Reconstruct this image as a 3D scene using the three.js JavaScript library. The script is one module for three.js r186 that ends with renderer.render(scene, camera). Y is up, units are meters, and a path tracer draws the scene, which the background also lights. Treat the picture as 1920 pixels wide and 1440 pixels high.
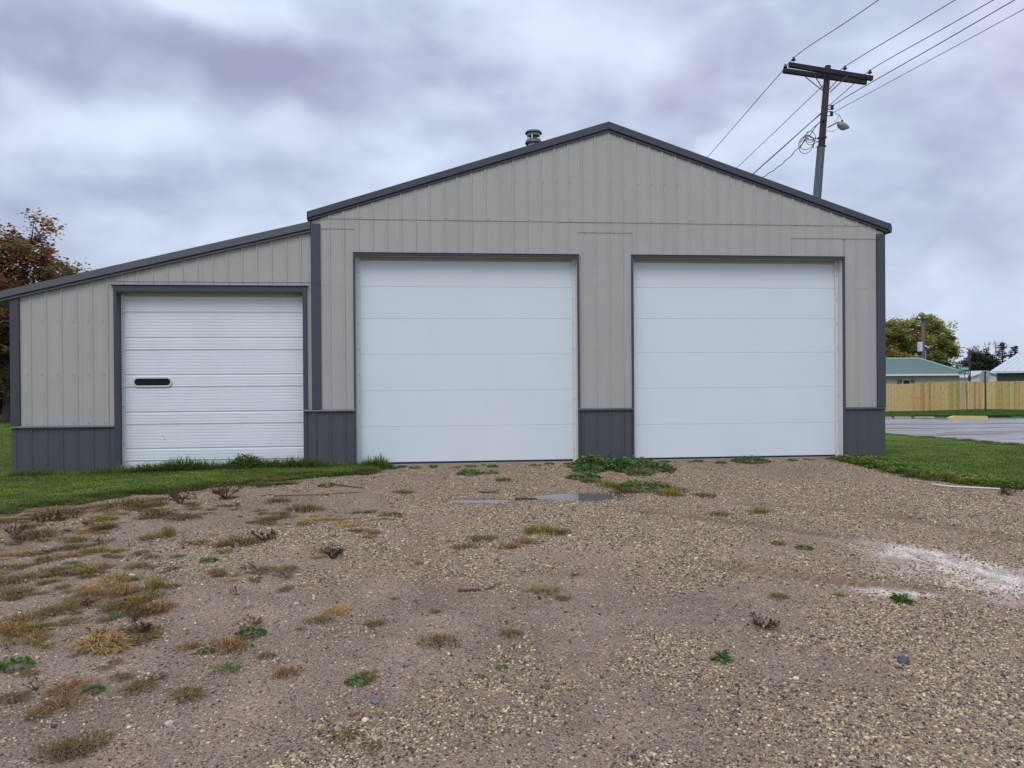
import * as THREE from 'three';
import { RoundedBoxGeometry } from 'three/addons/geometries/RoundedBoxGeometry.js';
import { mergeGeometries } from 'three/addons/utils/BufferGeometryUtils.js';

// ---------------------------------------------------------------- camera, sky, sun, exposure
const scene = new THREE.Scene();
const EYE = 1.35, CAMZ = 12.596;
const camera = new THREE.PerspectiveCamera(53.06, 4 / 3, 0.05, 3000);
camera.rotation.order = 'YXZ';
camera.position.set(0, EYE, CAMZ);
camera.rotation.set(-0.004, -0.1006, -0.007);

const renderer = new THREE.WebGLRenderer({ antialias: true });
renderer.toneMapping = THREE.LinearToneMapping;
renderer.toneMappingExposure = 1.0;
renderer.shadowMap.enabled = true;

function mulberry(a) { return () => { a |= 0; a = a + 0x6D2B79F5 | 0; let t = Math.imul(a ^ a >>> 15, 1 | a); t = t + Math.imul(t ^ t >>> 7, 61 | t) ^ t; return ((t ^ t >>> 14) >>> 0) / 4294967296; }; }
const hash2 = (x, y, s = 0) => { let h = Math.imul(x | 0, 374761393) + Math.imul(y | 0, 668265263) + Math.imul(s | 0, 974634777); h = Math.imul(h ^ h >>> 13, 1274126177); return ((h ^ h >>> 16) >>> 0) / 4294967296; };
const fade = t => t * t * (3 - 2 * t);
function vnoise(x, y, s = 0, per = 0) {
  let xi = Math.floor(x), yi = Math.floor(y); const fx = fade(x - xi), fy = fade(y - yi);
  let x1 = xi + 1, y1 = yi + 1;
  if (per) { xi = ((xi % per) + per) % per; yi = ((yi % per) + per) % per; x1 = ((x1 % per) + per) % per; y1 = ((y1 % per) + per) % per; }
  const a = hash2(xi, yi, s), b = hash2(x1, yi, s), c = hash2(xi, y1, s), d = hash2(x1, y1, s);
  return a + (b - a) * fx + (c - a) * fy + (a - b - c + d) * fx * fy;
}
const hash3 = (x, y, z, s) => { let h = Math.imul(x | 0, 374761393) + Math.imul(y | 0, 668265263) + Math.imul(z | 0, 1440662683) + Math.imul(s | 0, 974634777); h = Math.imul(h ^ h >>> 13, 1274126177); return ((h ^ h >>> 16) >>> 0) / 4294967296; };
function noise3(x, y, z, s) { const X = Math.floor(x), Y = Math.floor(y), Z = Math.floor(z), a = fade(x - X), b = fade(y - Y), c = fade(z - Z), L = (p, q, t) => p + (q - p) * t, h = (i, j, k) => hash3(X + i, Y + j, Z + k, s); return L(L(L(h(0, 0, 0), h(1, 0, 0), a), L(h(0, 1, 0), h(1, 1, 0), a), b), L(L(h(0, 0, 1), h(1, 0, 1), a), L(h(0, 1, 1), h(1, 1, 1), a), b), c); }
function fbm3(x, y, z, o, s) { let v = 0, a = 0.5, t = 0; for (let i = 0; i < o; i++) { v += a * noise3(x, y, z, s + i * 17); t += a; a *= 0.52; x *= 2.03; y *= 2.03; z *= 2.03; } return v / t; }
function fbm(x, y, o, s = 0, per = 0) { let v = 0, a = 0.5, t = 0; for (let i = 0; i < o; i++) { v += a * vnoise(x, y, s + i * 17, per); t += a; a *= 0.5; x *= 2; y *= 2; per *= 2; } return v / t; }
const clamp = (x, a, b) => Math.min(b, Math.max(a, x));
const sm = (a, b, x) => { const t = clamp((x - a) / (b - a), 0, 1); return t * t * (3 - 2 * t); };
const mix = (a, b, t) => a + (b - a) * t;
const mix3 = (a, b, t) => [mix(a[0], b[0], t), mix(a[1], b[1], t), mix(a[2], b[2], t)];
const toS = c => c <= 0.0031308 ? c * 12.92 : 1.055 * Math.pow(c, 1 / 2.4) - 0.055;

{ // overcast sky: grey-lavender cloud masses with paler breaks, the same kind of cover all round
  const W = 2048, H = 1024, data = new Float32Array(W * H * 4);
  // cloud masses: azimuth and elevation of the middle, half widths, dark (-) or pale (+)
  const masses = [[-24, 20.5, 8, 3.2, -0.6], [-14, 21, 9, 2.8, -1.0], [-7.5, 19.5, 5.5, 2, -0.75], [2, 23, 7, 2.4, -0.55], [-12, 14, 5, 2.2, -0.45], [-24, 13, 6, 2.4, -0.5], [5, 18.5, 5, 1.6, -0.35],
    [19, 19, 7, 3, -0.35], [37, 15, 7, 3, -0.4], [34, 8, 6, 2.6, -0.35], [-17.5, 24.6, 6, 1.3, 1.0], [-21, 16.6, 4.6, 1.5, 0.9], [-11, 17, 3.2, 1.6, 0.95], [9, 24.6, 5, 2.2, 0.95], [15, 22.5, 4.5, 2, 0.7],
    [-4, 15.5, 4, 2, 0.5], [25, 16.5, 5, 2.4, 0.45], [30, 20.5, 4, 2, 0.35], [-14, 11, 6, 2, 0.4], [-26, 15.5, 3, 1.6, 0.45], [36, 4.5, 8, 2, 0.35],
    [75, 18, 12, 4, -0.7], [60, 28, 12, 4, 0.6], [110, 14, 14, 4, 0.6], [140, 24, 14, 5, -0.7], [175, 15, 14, 4, -0.4], [-170, 28, 14, 4, 0.7], [-130, 16, 14, 4, -0.7], [-95, 22, 13, 4, 0.6], [-60, 15, 12, 4, -0.6], [-45, 25, 9, 3, 0.5]];
  for (let j = 0; j < H; j++) {
    const el = ((j + 0.5) / H - 0.5) * Math.PI, sy = Math.sin(el);
    for (let i = 0; i < W; i++) {
      const th = ((i + 0.5) / W - 0.5) * 2 * Math.PI, dx = Math.cos(el) * Math.cos(th), dz = Math.cos(el) * Math.sin(th), k = (j * W + i) * 4;
      if (sy < -0.02) { data[k] = 0.42; data[k + 1] = 0.43; data[k + 2] = 0.46; data[k + 3] = 1; continue; }
      const X = dx * 6, Y = sy * 11, Z = dz * 6;
      const wx = fbm3(X * 0.9 + 7, Y, Z, 3, 5) - 0.5, wz = fbm3(X * 0.9, Y, Z + 11, 3, 9) - 0.5;
      const big = fbm3(X * 0.8 + wx * 0.9, Y * 0.8 + wz * 0.8, Z * 0.8 + wz * 0.6, 5, 21) - 0.5, puff = Math.abs(2 * noise3(X * 1.7 + wx * 1.2, Y * 1.7, Z * 1.7 + wz, 45) - 1) + 0.5 * Math.abs(2 * noise3(X * 3.6, Y * 3.6 + wz * 2, Z * 3.6 + wx * 2, 46) - 1) + 0.25 * Math.abs(2 * noise3(X * 7.5, Y * 7.5, Z * 7.5, 47) - 1) + 0.12 * Math.abs(2 * noise3(X * 15, Y * 15, Z * 15, 48) - 1), fine = 0.27 * (0.72 - puff) + 0.5 * (fbm3(X * 3 + wx, Y * 3, Z * 3, 5, 33) - 0.5);
      const az = Math.atan2(dx, -dz) * 180 / Math.PI, e = el * 180 / Math.PI;
      let m = 0;
      for (const [a, b, ra, rb, s] of masses) {
        let da = az - a; if (da > 180) da -= 360; if (da < -180) da += 360;
        const u = (da + wx * 9) / ra, v = (e - b + wz * 5) / rb, d2 = u * u + v * v;
        if (d2 < 9) m += s * Math.exp(-d2 * 0.9);
      }
      const t = clamp(0.54 + 0.7 * big + 0.7 * fine + 0.46 * m, 0, 1);
      const hue = 0.5 + 1.3 * (fbm3(X * 0.5 + 3, Y * 0.5, Z * 0.5, 2, 71) - 0.5); // lavender to blue-grey
      const c = mix3(mix3([0.36, 0.385, 0.56], [0.335, 0.40, 0.55], hue), mix3([0.79, 0.84, 1.06], [0.73, 0.86, 1.06], hue), mix(t, fade(t), 0.7));
      const low = Math.exp(-Math.max(e, 0) / 4.5);                // thicker, more even air towards the horizon
      const h = mix3(c, [0.54, 0.61, 0.755], low * 0.75), gain = 1.0 + 0.75 * sm(0.42, 0.95, sy);
      for (let n = 0; n < 3; n++) data[k + n] = h[n] * gain;
      data[k + 3] = 1;
    }
  }
  const t = new THREE.DataTexture(data, W, H, THREE.RGBAFormat, THREE.FloatType);
  t.mapping = THREE.EquirectangularReflectionMapping; t.magFilter = THREE.LinearFilter; t.needsUpdate = true;
  scene.background = t; scene.environment = t; scene.backgroundIntensity = 1; scene.environmentIntensity = 1;
}
const sun = new THREE.DirectionalLight(new THREE.Color().setRGB(1, 0.985, 0.965), 1.2);
sun.position.set(-8, 34, 26); sun.target.position.set(2, 0, 0);
sun.castShadow = true; sun.shadow.radius = 60;
sun.shadow.camera.left = -40; sun.shadow.camera.right = 40; sun.shadow.camera.top = 40; sun.shadow.camera.bottom = -40; sun.shadow.camera.far = 140;
sun.shadow.mapSize.set(2048, 2048);
scene.add(sun, sun.target);

// ---------------------------------------------------------------- helpers
const used = {};
function numbered(n) { used[n] = (used[n] ?? -1) + 1; return used[n] ? n + '_' + String(used[n]).padStart(3, '0') : n; }
function tag(o, label, category, group) { o.userData.label = label; o.userData.category = category; if (group) o.userData.group = group; return o; }
function top(o, name, label, category, group) { o.name = numbered(name); scene.add(o); return label ? tag(o, label, category, group) : o; }
function thing(name, label, category, [x, y, z] = [0, 0, 0], turn = 0, group) { const o = new THREE.Group(); o.position.set(x, y, z); o.rotation.y = turn; return top(o, name, label, category, group); }
function kind(o, k) { o.userData.kind = k; return o; }

class GB { // collects triangles with flat or given normals, vertex colours and uv in metres
  constructor() { this.p = []; this.n = []; this.c = []; this.u = []; this.hasC = false; }
  tri(a, b, c, col, na, nb, nc) {
    const ux = b[0] - a[0], uy = b[1] - a[1], uz = b[2] - a[2], vx = c[0] - a[0], vy = c[1] - a[1], vz = c[2] - a[2];
    let nx = uy * vz - uz * vy, ny = uz * vx - ux * vz, nz = ux * vy - uy * vx; const l = Math.hypot(nx, ny, nz) || 1; nx /= l; ny /= l; nz /= l;
    const ax = Math.abs(nx), ay = Math.abs(ny), az = Math.abs(nz), N = [na, nb, nc];
    [a, b, c].forEach((q, i) => {
      this.p.push(q[0], q[1], q[2]);
      if (N[i]) this.n.push(N[i][0], N[i][1], N[i][2]); else this.n.push(nx, ny, nz);
      if (col) { this.hasC = true; this.c.push(col[0], col[1], col[2]); } else this.c.push(1, 1, 1);
      if (az >= ax && az >= ay) this.u.push(q[0], q[1]); else if (ax >= ay) this.u.push(q[2], q[1]); else this.u.push(q[0], q[2]);
    });
    return this;
  }
  quad(a, b, c, d, col) { this.tri(a, b, c, col); this.tri(a, c, d, col); return this; }
  geo(g, m, col) {
    g = g.index ? g.toNonIndexed() : g.clone(); if (m) g.applyMatrix4(m);
    const P = g.attributes.position.array, N = g.attributes.normal.array, at = (A, i) => [A[i * 3], A[i * 3 + 1], A[i * 3 + 2]];
    for (let i = 0; i < P.length / 3; i += 3) this.tri(at(P, i), at(P, i + 1), at(P, i + 2), col, at(N, i), at(N, i + 1), at(N, i + 2));
    return this;
  }
  box(x0, x1, y0, y1, z0, z1, b = 0, col) {
    const g = b ? new RoundedBoxGeometry(x1 - x0, y1 - y0, z1 - z0, 1, b) : new THREE.BoxGeometry(x1 - x0, y1 - y0, z1 - z0);
    return this.geo(g, new THREE.Matrix4().makeTranslation((x0 + x1) / 2, (y0 + y1) / 2, (z0 + z1) / 2), col);
  }
  prism(pts, z0, z1, col) { // polygon in x,y (counter-clockwise) between two depths
    const s = new THREE.Shape(pts.map(p => new THREE.Vector2(p[0], p[1])));
    return this.geo(new THREE.ExtrudeGeometry(s, { depth: z1 - z0, bevelEnabled: false }), new THREE.Matrix4().makeTranslation(0, 0, z0), col);
  }
  bar(a, b, ra, rb = ra, sides = 6, col, caps = true) { // tapered round bar between two points
    const A = new THREE.Vector3(...a), B = new THREE.Vector3(...b), d = B.clone().sub(A), l = d.length(); if (l < 1e-5) return this;
    const g = new THREE.CylinderGeometry(rb, ra, l, sides, 1, !caps);
    const m = new THREE.Matrix4().compose(A.clone().add(B).multiplyScalar(0.5), new THREE.Quaternion().setFromUnitVectors(new THREE.Vector3(0, 1, 0), d.normalize()), new THREE.Vector3(1, 1, 1));
    return this.geo(g, m, col);
  }
  tube(pts, r, sides = 6, seg = 24, col) { return this.geo(new THREE.TubeGeometry(new THREE.CatmullRomCurve3(pts.map(p => new THREE.Vector3(...p))), seg, r, sides), null, col); }
  geometry() {
    const g = new THREE.BufferGeometry();
    g.setAttribute('position', new THREE.Float32BufferAttribute(this.p, 3)); g.setAttribute('normal', new THREE.Float32BufferAttribute(this.n, 3)); g.setAttribute('uv', new THREE.Float32BufferAttribute(this.u, 2));
    if (this.hasC) g.setAttribute('color', new THREE.Float32BufferAttribute(this.c, 3));
    return g;
  }
  build(name, mat, parent) { const m = new THREE.Mesh(this.geometry(), mat); m.name = parent ? name : numbered(name); m.castShadow = m.receiveShadow = true; (parent || scene).add(m); return m; }
}
function tex(w, h, fn, srgb = true, rx = 1, ry = rx) { // fn(u, v) -> linear colour or one value
  const d = new Uint8Array(w * h * 4);
  for (let j = 0; j < h; j++) for (let i = 0; i < w; i++) {
    let c = fn((i + 0.5) / w, (j + 0.5) / h); if (typeof c === 'number') c = [c, c, c];
    const k = (j * w + i) * 4; for (let n = 0; n < 3; n++) d[k + n] = 255 * clamp(srgb ? toS(c[n]) : c[n], 0, 1); d[k + 3] = 255;
  }
  const t = new THREE.DataTexture(d, w, h); t.wrapS = t.wrapT = THREE.RepeatWrapping; t.magFilter = THREE.LinearFilter; t.minFilter = THREE.LinearMipmapLinearFilter; t.generateMipmaps = true;
  if (srgb) t.colorSpace = THREE.SRGBColorSpace; t.repeat.set(1 / rx, 1 / ry); t.needsUpdate = true; return t;
}
const rgb = (r, g, b) => new THREE.Color().setRGB(r, g, b);
const std = (c, o = {}) => new THREE.MeshStandardMaterial({ color: rgb(...c), roughness: 0.6, ...o });

// ---------------------------------------------------------------- textures and materials
const rinse = tex(512, 512, (u, v) => { // faint rain streaks and chalking on painted sheet steel
  const s = fbm(u * 48, v * 3, 3, 3, 0) * 0.5 + fbm(u * 8, v * 8, 4, 8, 8) * 0.5, sp = fbm(u * 64, v * 64, 2, 12, 64);
  const k = 0.90 + 0.16 * (s - 0.5) + (sp > 0.78 ? -0.10 * (sp - 0.78) / 0.22 : 0); return [k * 1.005, k, k * 0.985];
}, true, 2.7, 3.1);
const dents = tex(512, 512, (u, v) => fbm(u * 5, v * 4, 4, 61, 0) * 0.8 + 0.2 * fbm(u * 20, v * 20, 2, 67, 20), false, 2.3, 2.9);
const scuffs = tex(512, 512, (u, v) => { // rubbed, dusty painted door skin
  const a = fbm(u * 6, v * 6, 5, 71, 6), b = fbm(u * 3, v * 40, 3, 77, 0), c = vnoise(u * 170, v * 170, 5, 170);
  let k = 0.93 + 0.12 * (a - 0.5) + 0.05 * (b - 0.5); if (a > 0.6) k -= 0.10 * (a - 0.6); if (c > 0.985) k -= 0.2; return [k, k * 1.0, k * 0.99];
}, true, 2.2, 2.2);
const skin = tex(256, 256, (u, v) => { const k = 0.98 + 0.035 * (fbm(u * 5, v * 5, 5, 171, 5) - 0.5) + (vnoise(u * 120, v * 120, 175, 120) > 0.985 ? -0.06 : 0); return k; }, true, 2.7);
const emboss = tex(256, 256, (u, v) => fbm(u * 8, v * 90, 3, 91, 0), false, 0.6, 0.6);
const M = {
  siding: std([0.458, 0.446, 0.42], { roughness: 0.4, map: rinse, bumpMap: dents, bumpScale: 0.004 }),
  wainscot: std([0.084, 0.090, 0.101], { roughness: 0.42, map: rinse, bumpMap: dents, bumpScale: 0.004 }),
  trim: std([0.060, 0.068, 0.083], { roughness: 0.4, map: rinse, bumpMap: dents, bumpScale: 0.003 }),
  rake: std([0.060, 0.067, 0.080], { roughness: 0.4, map: rinse, bumpMap: dents, bumpScale: 0.003 }),
  rakeOld: std([0.115, 0.118, 0.13], { roughness: 0.55, map: rinse }),
  roof: std([0.075, 0.085, 0.1], { roughness: 0.45, map: rinse }),
  core: std([0.05, 0.05, 0.05], { roughness: 0.9 }),
  door: std([0.725, 0.795, 0.825], { roughness: 0.42, map: skin, bumpMap: emboss, bumpScale: 0.0006 }),
  doorOld: std([0.80, 0.845, 0.875], { roughness: 0.38, map: scuffs }),
  vinyl: std([0.76, 0.76, 0.75], { roughness: 0.45, map: rinse }),
  soffit: std([0.42, 0.40, 0.36], { roughness: 0.6, map: rinse }),
  rubber: std([0.02, 0.02, 0.022], { roughness: 0.7 }),
  screw: std([0.12, 0.12, 0.125], { roughness: 0.4, metalness: 0.4 }),
  pane: new THREE.MeshPhysicalMaterial({ color: rgb(0.008, 0.01, 0.014), roughness: 0.08, specularIntensity: 0.45 }),
  galv: std([0.56, 0.555, 0.55], { roughness: 0.4, metalness: 0.25, map: scuffs }),
  galvDark: std([0.12, 0.115, 0.12], { roughness: 0.5, metalness: 0.5, map: scuffs }),
};

// ---------------------------------------------------------------- lie of the land
const kerbZ = x => -26.37 + (x - 24.16) * 0.159;
function land(x, z) { // smooth height of the ground; the slab of the building is y = 0
  let g = -0.02 - 0.019 * clamp(z, 0, 16) - 0.018 * clamp(-2 - x, 0, 9);
  g -= 0.85 * sm(2, -20, z) * sm(6, 10, x);
  if (z < -18 && x > 12) { const k = kerbZ(x) - z; g += 0.12 * sm(-0.1, 0.15, k) + 0.10 * sm(0.5, 4, k) * Math.exp(-Math.pow((x - 33.5) / 2.6, 2)); }
  return g;
}
const tracks = [[[2.26, 4.26], [3.17, 5.02], [3.84, 5.84], [4.19, 6.49], [4.33, 7.32]], [[2.28, 6.61], [2.78, 6.96], [3.32, 7.34], [4.1, 8.0]], [[3.6, 3.9], [4.77, 4.65], [5.29, 6.02], [5.5, 7.2]], [[-0.16, 4.2], [-0.14, 5.12], [-0.09, 6.33], [-0.02, 7.4]]];
function trackAt(x, z) { // 0..1 along wheel marks
  let best = 0;
  tracks.forEach((t, n) => { for (let i = 0; i + 1 < t.length; i++) {
    const [ax, az] = t[i], [bx, bz] = t[i + 1], dx = bx - ax, dz = bz - az, k = clamp(((x - ax) * dx + (z - az) * dz) / (dx * dx + dz * dz), 0, 1);
    const d = Math.hypot(x - ax - dx * k, z - az - dz * k) + 0.08 * (fbm(x * 5, z * 5, 2, 15) - 0.5);
    best = Math.max(best, (1 - sm(0.04, 0.2, d)) * (n === 3 ? 0.5 : 1));
  } });
  return best;
}
// puddles: middle, half lengths, turn, water level, roughness of the bed
const pools = [
  { x: 1.78, z: 3.22, a: 0.66, b: 0.34, t: 0.06, bed: 0.018, grit: 0.006 }, { x: 0.44, z: 3.38, a: 0.48, b: 0.17, t: 0.1, bed: 0.006, grit: 0.016 },
];
const siltSheens = [{ x: 4.12, z: 6.5, a: 0.62, b: 0.30, t: 1.1 }, { x: 4.3, z: 7.3, a: 0.75, b: 0.52, t: 0.9 }, { x: 3.27, z: 7.48, a: 0.24, b: 0.13, t: 0.4 }];  // pale wet silt patches; the sky sheen on them is in the tint
for (const p of pools) { let lo = 9; for (let i = 0; i < 24; i++) { const q = i / 24 * 6.283, u = Math.cos(q) * p.a, v = Math.sin(q) * p.b; lo = Math.min(lo, land(p.x + u * Math.cos(p.t) - v * Math.sin(p.t), p.z + u * Math.sin(p.t) + v * Math.cos(p.t))); } p.y = lo - 0.002; }
function poolAt(p, x, z) { const dx = x - p.x, dz = z - p.z, u = (dx * Math.cos(p.t) + dz * Math.sin(p.t)) / p.a, v = (-dx * Math.sin(p.t) + dz * Math.cos(p.t)) / p.b; return Math.hypot(u, v) + 0.55 * (fbm(x * 4.5, z * 4.5, 3, 40) - 0.5); }
function lot(x, z) { // height of the gravel: land + unevenness + wheel marks + hollows
  let g = land(x, z);
  const away = sm(0, 0.6, z);
  g += away * (0.028 * (fbm(x * 0.9, z * 0.9, 3, 4) - 0.5) + 0.016 * (fbm(x * 4, z * 4, 3, 6) - 0.5) + 0.008 * (fbm(x * 15, z * 15, 2, 7) - 0.5));
  g -= 0.016 * trackAt(x, z);
  for (const p of pools) { const d = poolAt(p, x, z); if (d < 1.6) { const k = 1 - sm(0.85, 1.35, d); g = mix(g, p.y - p.bed * (1 - sm(0.2, 1, d)) + p.grit * (fbm(x * 13, z * 13, 3, 55) - 0.52), k); } }
  return g;
}
const stripEdge = [[-14, 6.2], [-8, 4.75], [-6, 4.0], [-4.89, 3.15], [-3.92, 2.15], [-2.61, 1.62], [-1.6, 1.15], [-1.0, 0.75], [-0.78, 0.25], [-0.7, 0]];
function poly(t, x) { if (x <= t[0][0]) return t[0][1]; for (let i = 0; i + 1 < t.length; i++) if (x <= t[i + 1][0]) return mix(t[i][1], t[i + 1][1], (x - t[i][0]) / (t[i + 1][0] - t[i][0])); return t[t.length - 1][1]; }
const rightEdge = [[-0.6, 6.7], [0.3, 6.75], [1.7, 6.7], [2.95, 6.98], [3.47, 7.45], [4.2, 8.4], [5.5, 10.5], [7, 14]];
const roadEdge = [[-22, 18.4], [-12.85, 15.72], [-6.21, 13.5], [-2.33, 12.26], [3, 11.2], [8, 10.6], [15, 10]];
function mudAt(x, z) { // 0 = loose gravel, 1 = smooth trodden mud
  const n1 = fbm(x * 0.55 + 3, z * 0.55, 3, 101), n2 = fbm(x * 2.3, z * 2.3, 4, 103);
  const lone = Math.exp(-(Math.pow((x - 0.3) / 1.1, 2) + Math.pow((z - 8.1) / 0.5, 2))) + 0.8 * Math.exp(-(Math.pow((x - 1.9) / 0.9, 2) + Math.pow((z - 7.5) / 0.22, 2)));
  return sm(0.42, 0.60, n1 * 0.5 + n2 * 0.5 + 0.11 * sm(0.2, -2.2, x) + 0.13 * lone - 0.11 * sm(0.5, 1.8, x) * sm(7.4, 8.3, z) - 0.08 * sm(6.8, 5, z) * sm(-2.5, 0, x));
}
function turfAt(x, z) { // how far inside the grass (metres, negative outside)
  const w = (x < 1 ? 1.1 : 0.8) * (fbm(x * 1.7, z * 1.7, 5, 81) - 0.5) + 0.35 * (fbm(x * 6, z * 6, 3, 83) - 0.5);
  if (x < 1) return (x < -0.7 ? poly(stripEdge, x) - z : -1) * 0.85 + w;
  return Math.min(x - poly(rightEdge, z), poly(roadEdge, z) - x) + w;
}

// ---------------------------------------------------------------- ground, road
{
  const S = 1024, cell = 96, tints = [[0.66, 0.52, 0.36], [0.40, 0.31, 0.23], [0.30, 0.25, 0.21], [0.22, 0.18, 0.16], [0.95, 0.84, 0.66], [0.12, 0.11, 0.115], [0.45, 0.27, 0.2], [0.5, 0.45, 0.4]];
  const hgt = new Float32Array(S * S);
  const grit = (u, v, n, s) => { // nearest stone of a tiling scatter: [distance, id]
    const x = u * n, y = v * n, xi = Math.floor(x), yi = Math.floor(y); let best = 9, id = 0;
    for (let b = -1; b < 2; b++) for (let a = -1; a < 2; a++) { const cx = ((xi + a) % n + n) % n, cy = ((yi + b) % n + n) % n, h = hash2(cx, cy, s), k = hash2(cx, cy, s + 1), dx = xi + a + h - x, dy = yi + b + k - y, d = dx * dx + dy * dy; if (d < best) { best = d; id = hash2(cx, cy, s + 2); } }
    return [Math.sqrt(best), id];
  };
  const map = tex(S, S, (u, v) => {
    const [d1, i1] = grit(u, v, 150, 11), [d2, i2] = grit(u, v, 320, 23), f = fbm(u * 12, v * 12, 4, 31, 12), dirt = [0.37 + 0.14 * (f - 0.5), 0.33 + 0.13 * (f - 0.5), 0.30 + 0.12 * (f - 0.5)];
    let c = dirt, h = 0.25 + 0.2 * f; const r1 = 0.30 + 0.28 * hash2(i1 * 9999, 3), r2 = 0.46;
    if (i2 > 0.35 && d2 < r2) { c = mix3(dirt, tints[Math.floor(i2 * 7919) % 8], 0.8); h += 0.18 * (1 - d2 * d2 / (r2 * r2)); }
    if (i1 > 0.52 && d1 < r1) { c = mix3(dirt, tints[Math.floor(i1 * 4513) % 8], 0.95); h += 0.5 * (1 - d1 * d1 / (r1 * r1)); }
    hgt[Math.floor(v * S) * S + Math.floor(u * S)] = h; return c;
  }, true, 1.9);
  const bump = tex(S, S, (u, v) => hgt[Math.floor(v * S) * S + Math.floor(u * S)], false, 1.9);
  M.gravel = new THREE.MeshPhysicalMaterial({ map, bumpMap: bump, bumpScale: 0.013, roughness: 0.75, specularIntensity: 0.35, vertexColors: true });

  const xs = [], zs = [];
  for (let x = -14; x <= 14.001; x += (x < -5 || x > 7.5) ? 0.10 : 0.05) xs.push(x);
  for (let z = -1; z <= 15.001; z += z < 10 ? 0.05 : 0.1) zs.push(z);
  const pos = new Float32Array(xs.length * zs.length * 3), col = new Float32Array(pos.length), uv = new Float32Array(xs.length * zs.length * 2), idx = [];
  zs.forEach((z, j) => xs.forEach((x, i) => {
    const k = j * xs.length + i, n1 = fbm(x * 0.55 + 3, z * 0.55, 3, 101), n2 = fbm(x * 2.3, z * 2.3, 4, 103), turf = turfAt(x, z);
    let mud = mudAt(x, z);
    let c = mix3([0.292, 0.228, 0.158], [0.218, 0.182, 0.148], mud);
    const v = 0.60 + 0.76 * n2; c = c.map(q => q * v);
    c = mix3(c, [0.095, 0.072, 0.055], 0.8 * trackAt(x, z) * (0.6 + 0.4 * Math.sin((x + z) * 70)));                               // damp, churned wheel marks
    const red = Math.exp(-(Math.pow((x - 2.95) / 0.45, 2) + Math.pow((z - 2.1) / 0.28, 2))); c = mix3(c, [0.30, 0.14, 0.075], clamp(red * 1.5 * n2 * 1.3, 0, 1)); // reddish clay under the weeds
    let wet = 0; for (const p of siltSheens) wet = Math.max(wet, 1 - sm(0.45, 1.7, poolAt(p, x, z)));
    c = mix3(c, [0.60, 0.595, 0.59], wet * clamp(0.45 + 0.85 * sm(0.30, 0.66, fbm(x * 11, z * 7, 4, 141)), 0, 1)); // pale wet silt, with its sky sheen painted into the colour
    for (const p of pools.slice(0, 2)) c = mix3(c, [0.14, 0.12, 0.10], 0.8 * (1 - sm(0.9, 1.3, poolAt(p, x, z))));
    c = mix3(c, [0.055, 0.062, 0.025], sm(-0.12, 0.1, turf)); c = mix3(c, [0.12, 0.10, 0.05], 0.6 * sm(-0.35, -0.1, turf) * (1 - sm(-0.1, 0.1, turf)));
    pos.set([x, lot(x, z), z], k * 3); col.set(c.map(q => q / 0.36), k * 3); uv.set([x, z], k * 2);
    if (i && j) { const a = k - xs.length - 1, b = k - xs.length, d = k - 1; idx.push(a, d, b, b, d, k); }
  }));
  const g = new THREE.BufferGeometry(); g.setAttribute('position', new THREE.BufferAttribute(pos, 3)); g.setAttribute('color', new THREE.BufferAttribute(col, 3)); g.setAttribute('uv', new THREE.BufferAttribute(uv, 2)); g.setIndex(idx); g.computeVertexNormals();
  const m = new THREE.Mesh(g, M.gravel); m.receiveShadow = true; kind(top(m, 'gravel_lot'), 'structure');

  // the wider ground, reaching the horizon
  const gx = [], gz = []; for (let x = -600; x < 600; x += Math.abs(x - 15) < 45 ? 0.9 : 25) gx.push(x); for (let z = -700; z < 300; z += z > -60 && z < 20 ? 0.7 : 25) gz.push(z);
  const turfMap = tex(512, 512, (u, v) => { const a = fbm(u * 10, v * 10, 4, 201, 10), b = vnoise(u * 200, v * 200, 203, 200); const k = 0.55 + 0.5 * a + 0.35 * (b - 0.5); return [k * 0.9, k, k * 0.75]; }, true, 3.3);
  M.turf = std([0.075, 0.115, 0.032], { roughness: 0.9, map: turfMap });
  const b = new GB(), P = (x, z) => [x, land(x, z) - (x > -14.2 && x < 14.2 && z > -1.2 && z < 15.2 ? 0.08 : 0), z];
  const gp = [], gu = [], gi = [];
  gz.forEach((z, j) => gx.forEach((x, i) => { gp.push(...P(x, z)); gu.push(x, z); if (i && j) { const k = j * gx.length + i; gi.push(k - gx.length - 1, k - 1, k - gx.length, k - gx.length, k - 1, k); } }));
  const gg = new THREE.BufferGeometry(); gg.setAttribute('position', new THREE.Float32BufferAttribute(gp, 3)); gg.setAttribute('uv', new THREE.Float32BufferAttribute(gu, 2)); gg.setIndex(gi); gg.computeVertexNormals();
  const gm = new THREE.Mesh(gg, M.turf); gm.receiveShadow = true; kind(top(gm, 'ground'), 'structure');

  // wet asphalt of the street and the crossing
  const asphalt = tex(512, 512, (u, v) => { const a = fbm(u * 7, v * 7, 5, 211, 7), s = vnoise(u * 220, v * 220, 213, 220); const k = 0.75 + 0.45 * (a - 0.5) + 0.25 * (s - 0.5); return [k, k * 0.985, k * 0.99]; }, true, 6);
  const damp = tex(512, 512, (u, v) => clamp(0.25 + 1.1 * (fbm(u * 3, v * 9, 4, 221, 0) - 0.35), 0.12, 0.9), false, 14, 9);
  M.asphalt = std([0.33, 0.325, 0.335], { roughness: 0.75, map: asphalt, roughnessMap: damp });
  const rp = [], ru = [], ri = []; let rows = 0;
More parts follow.
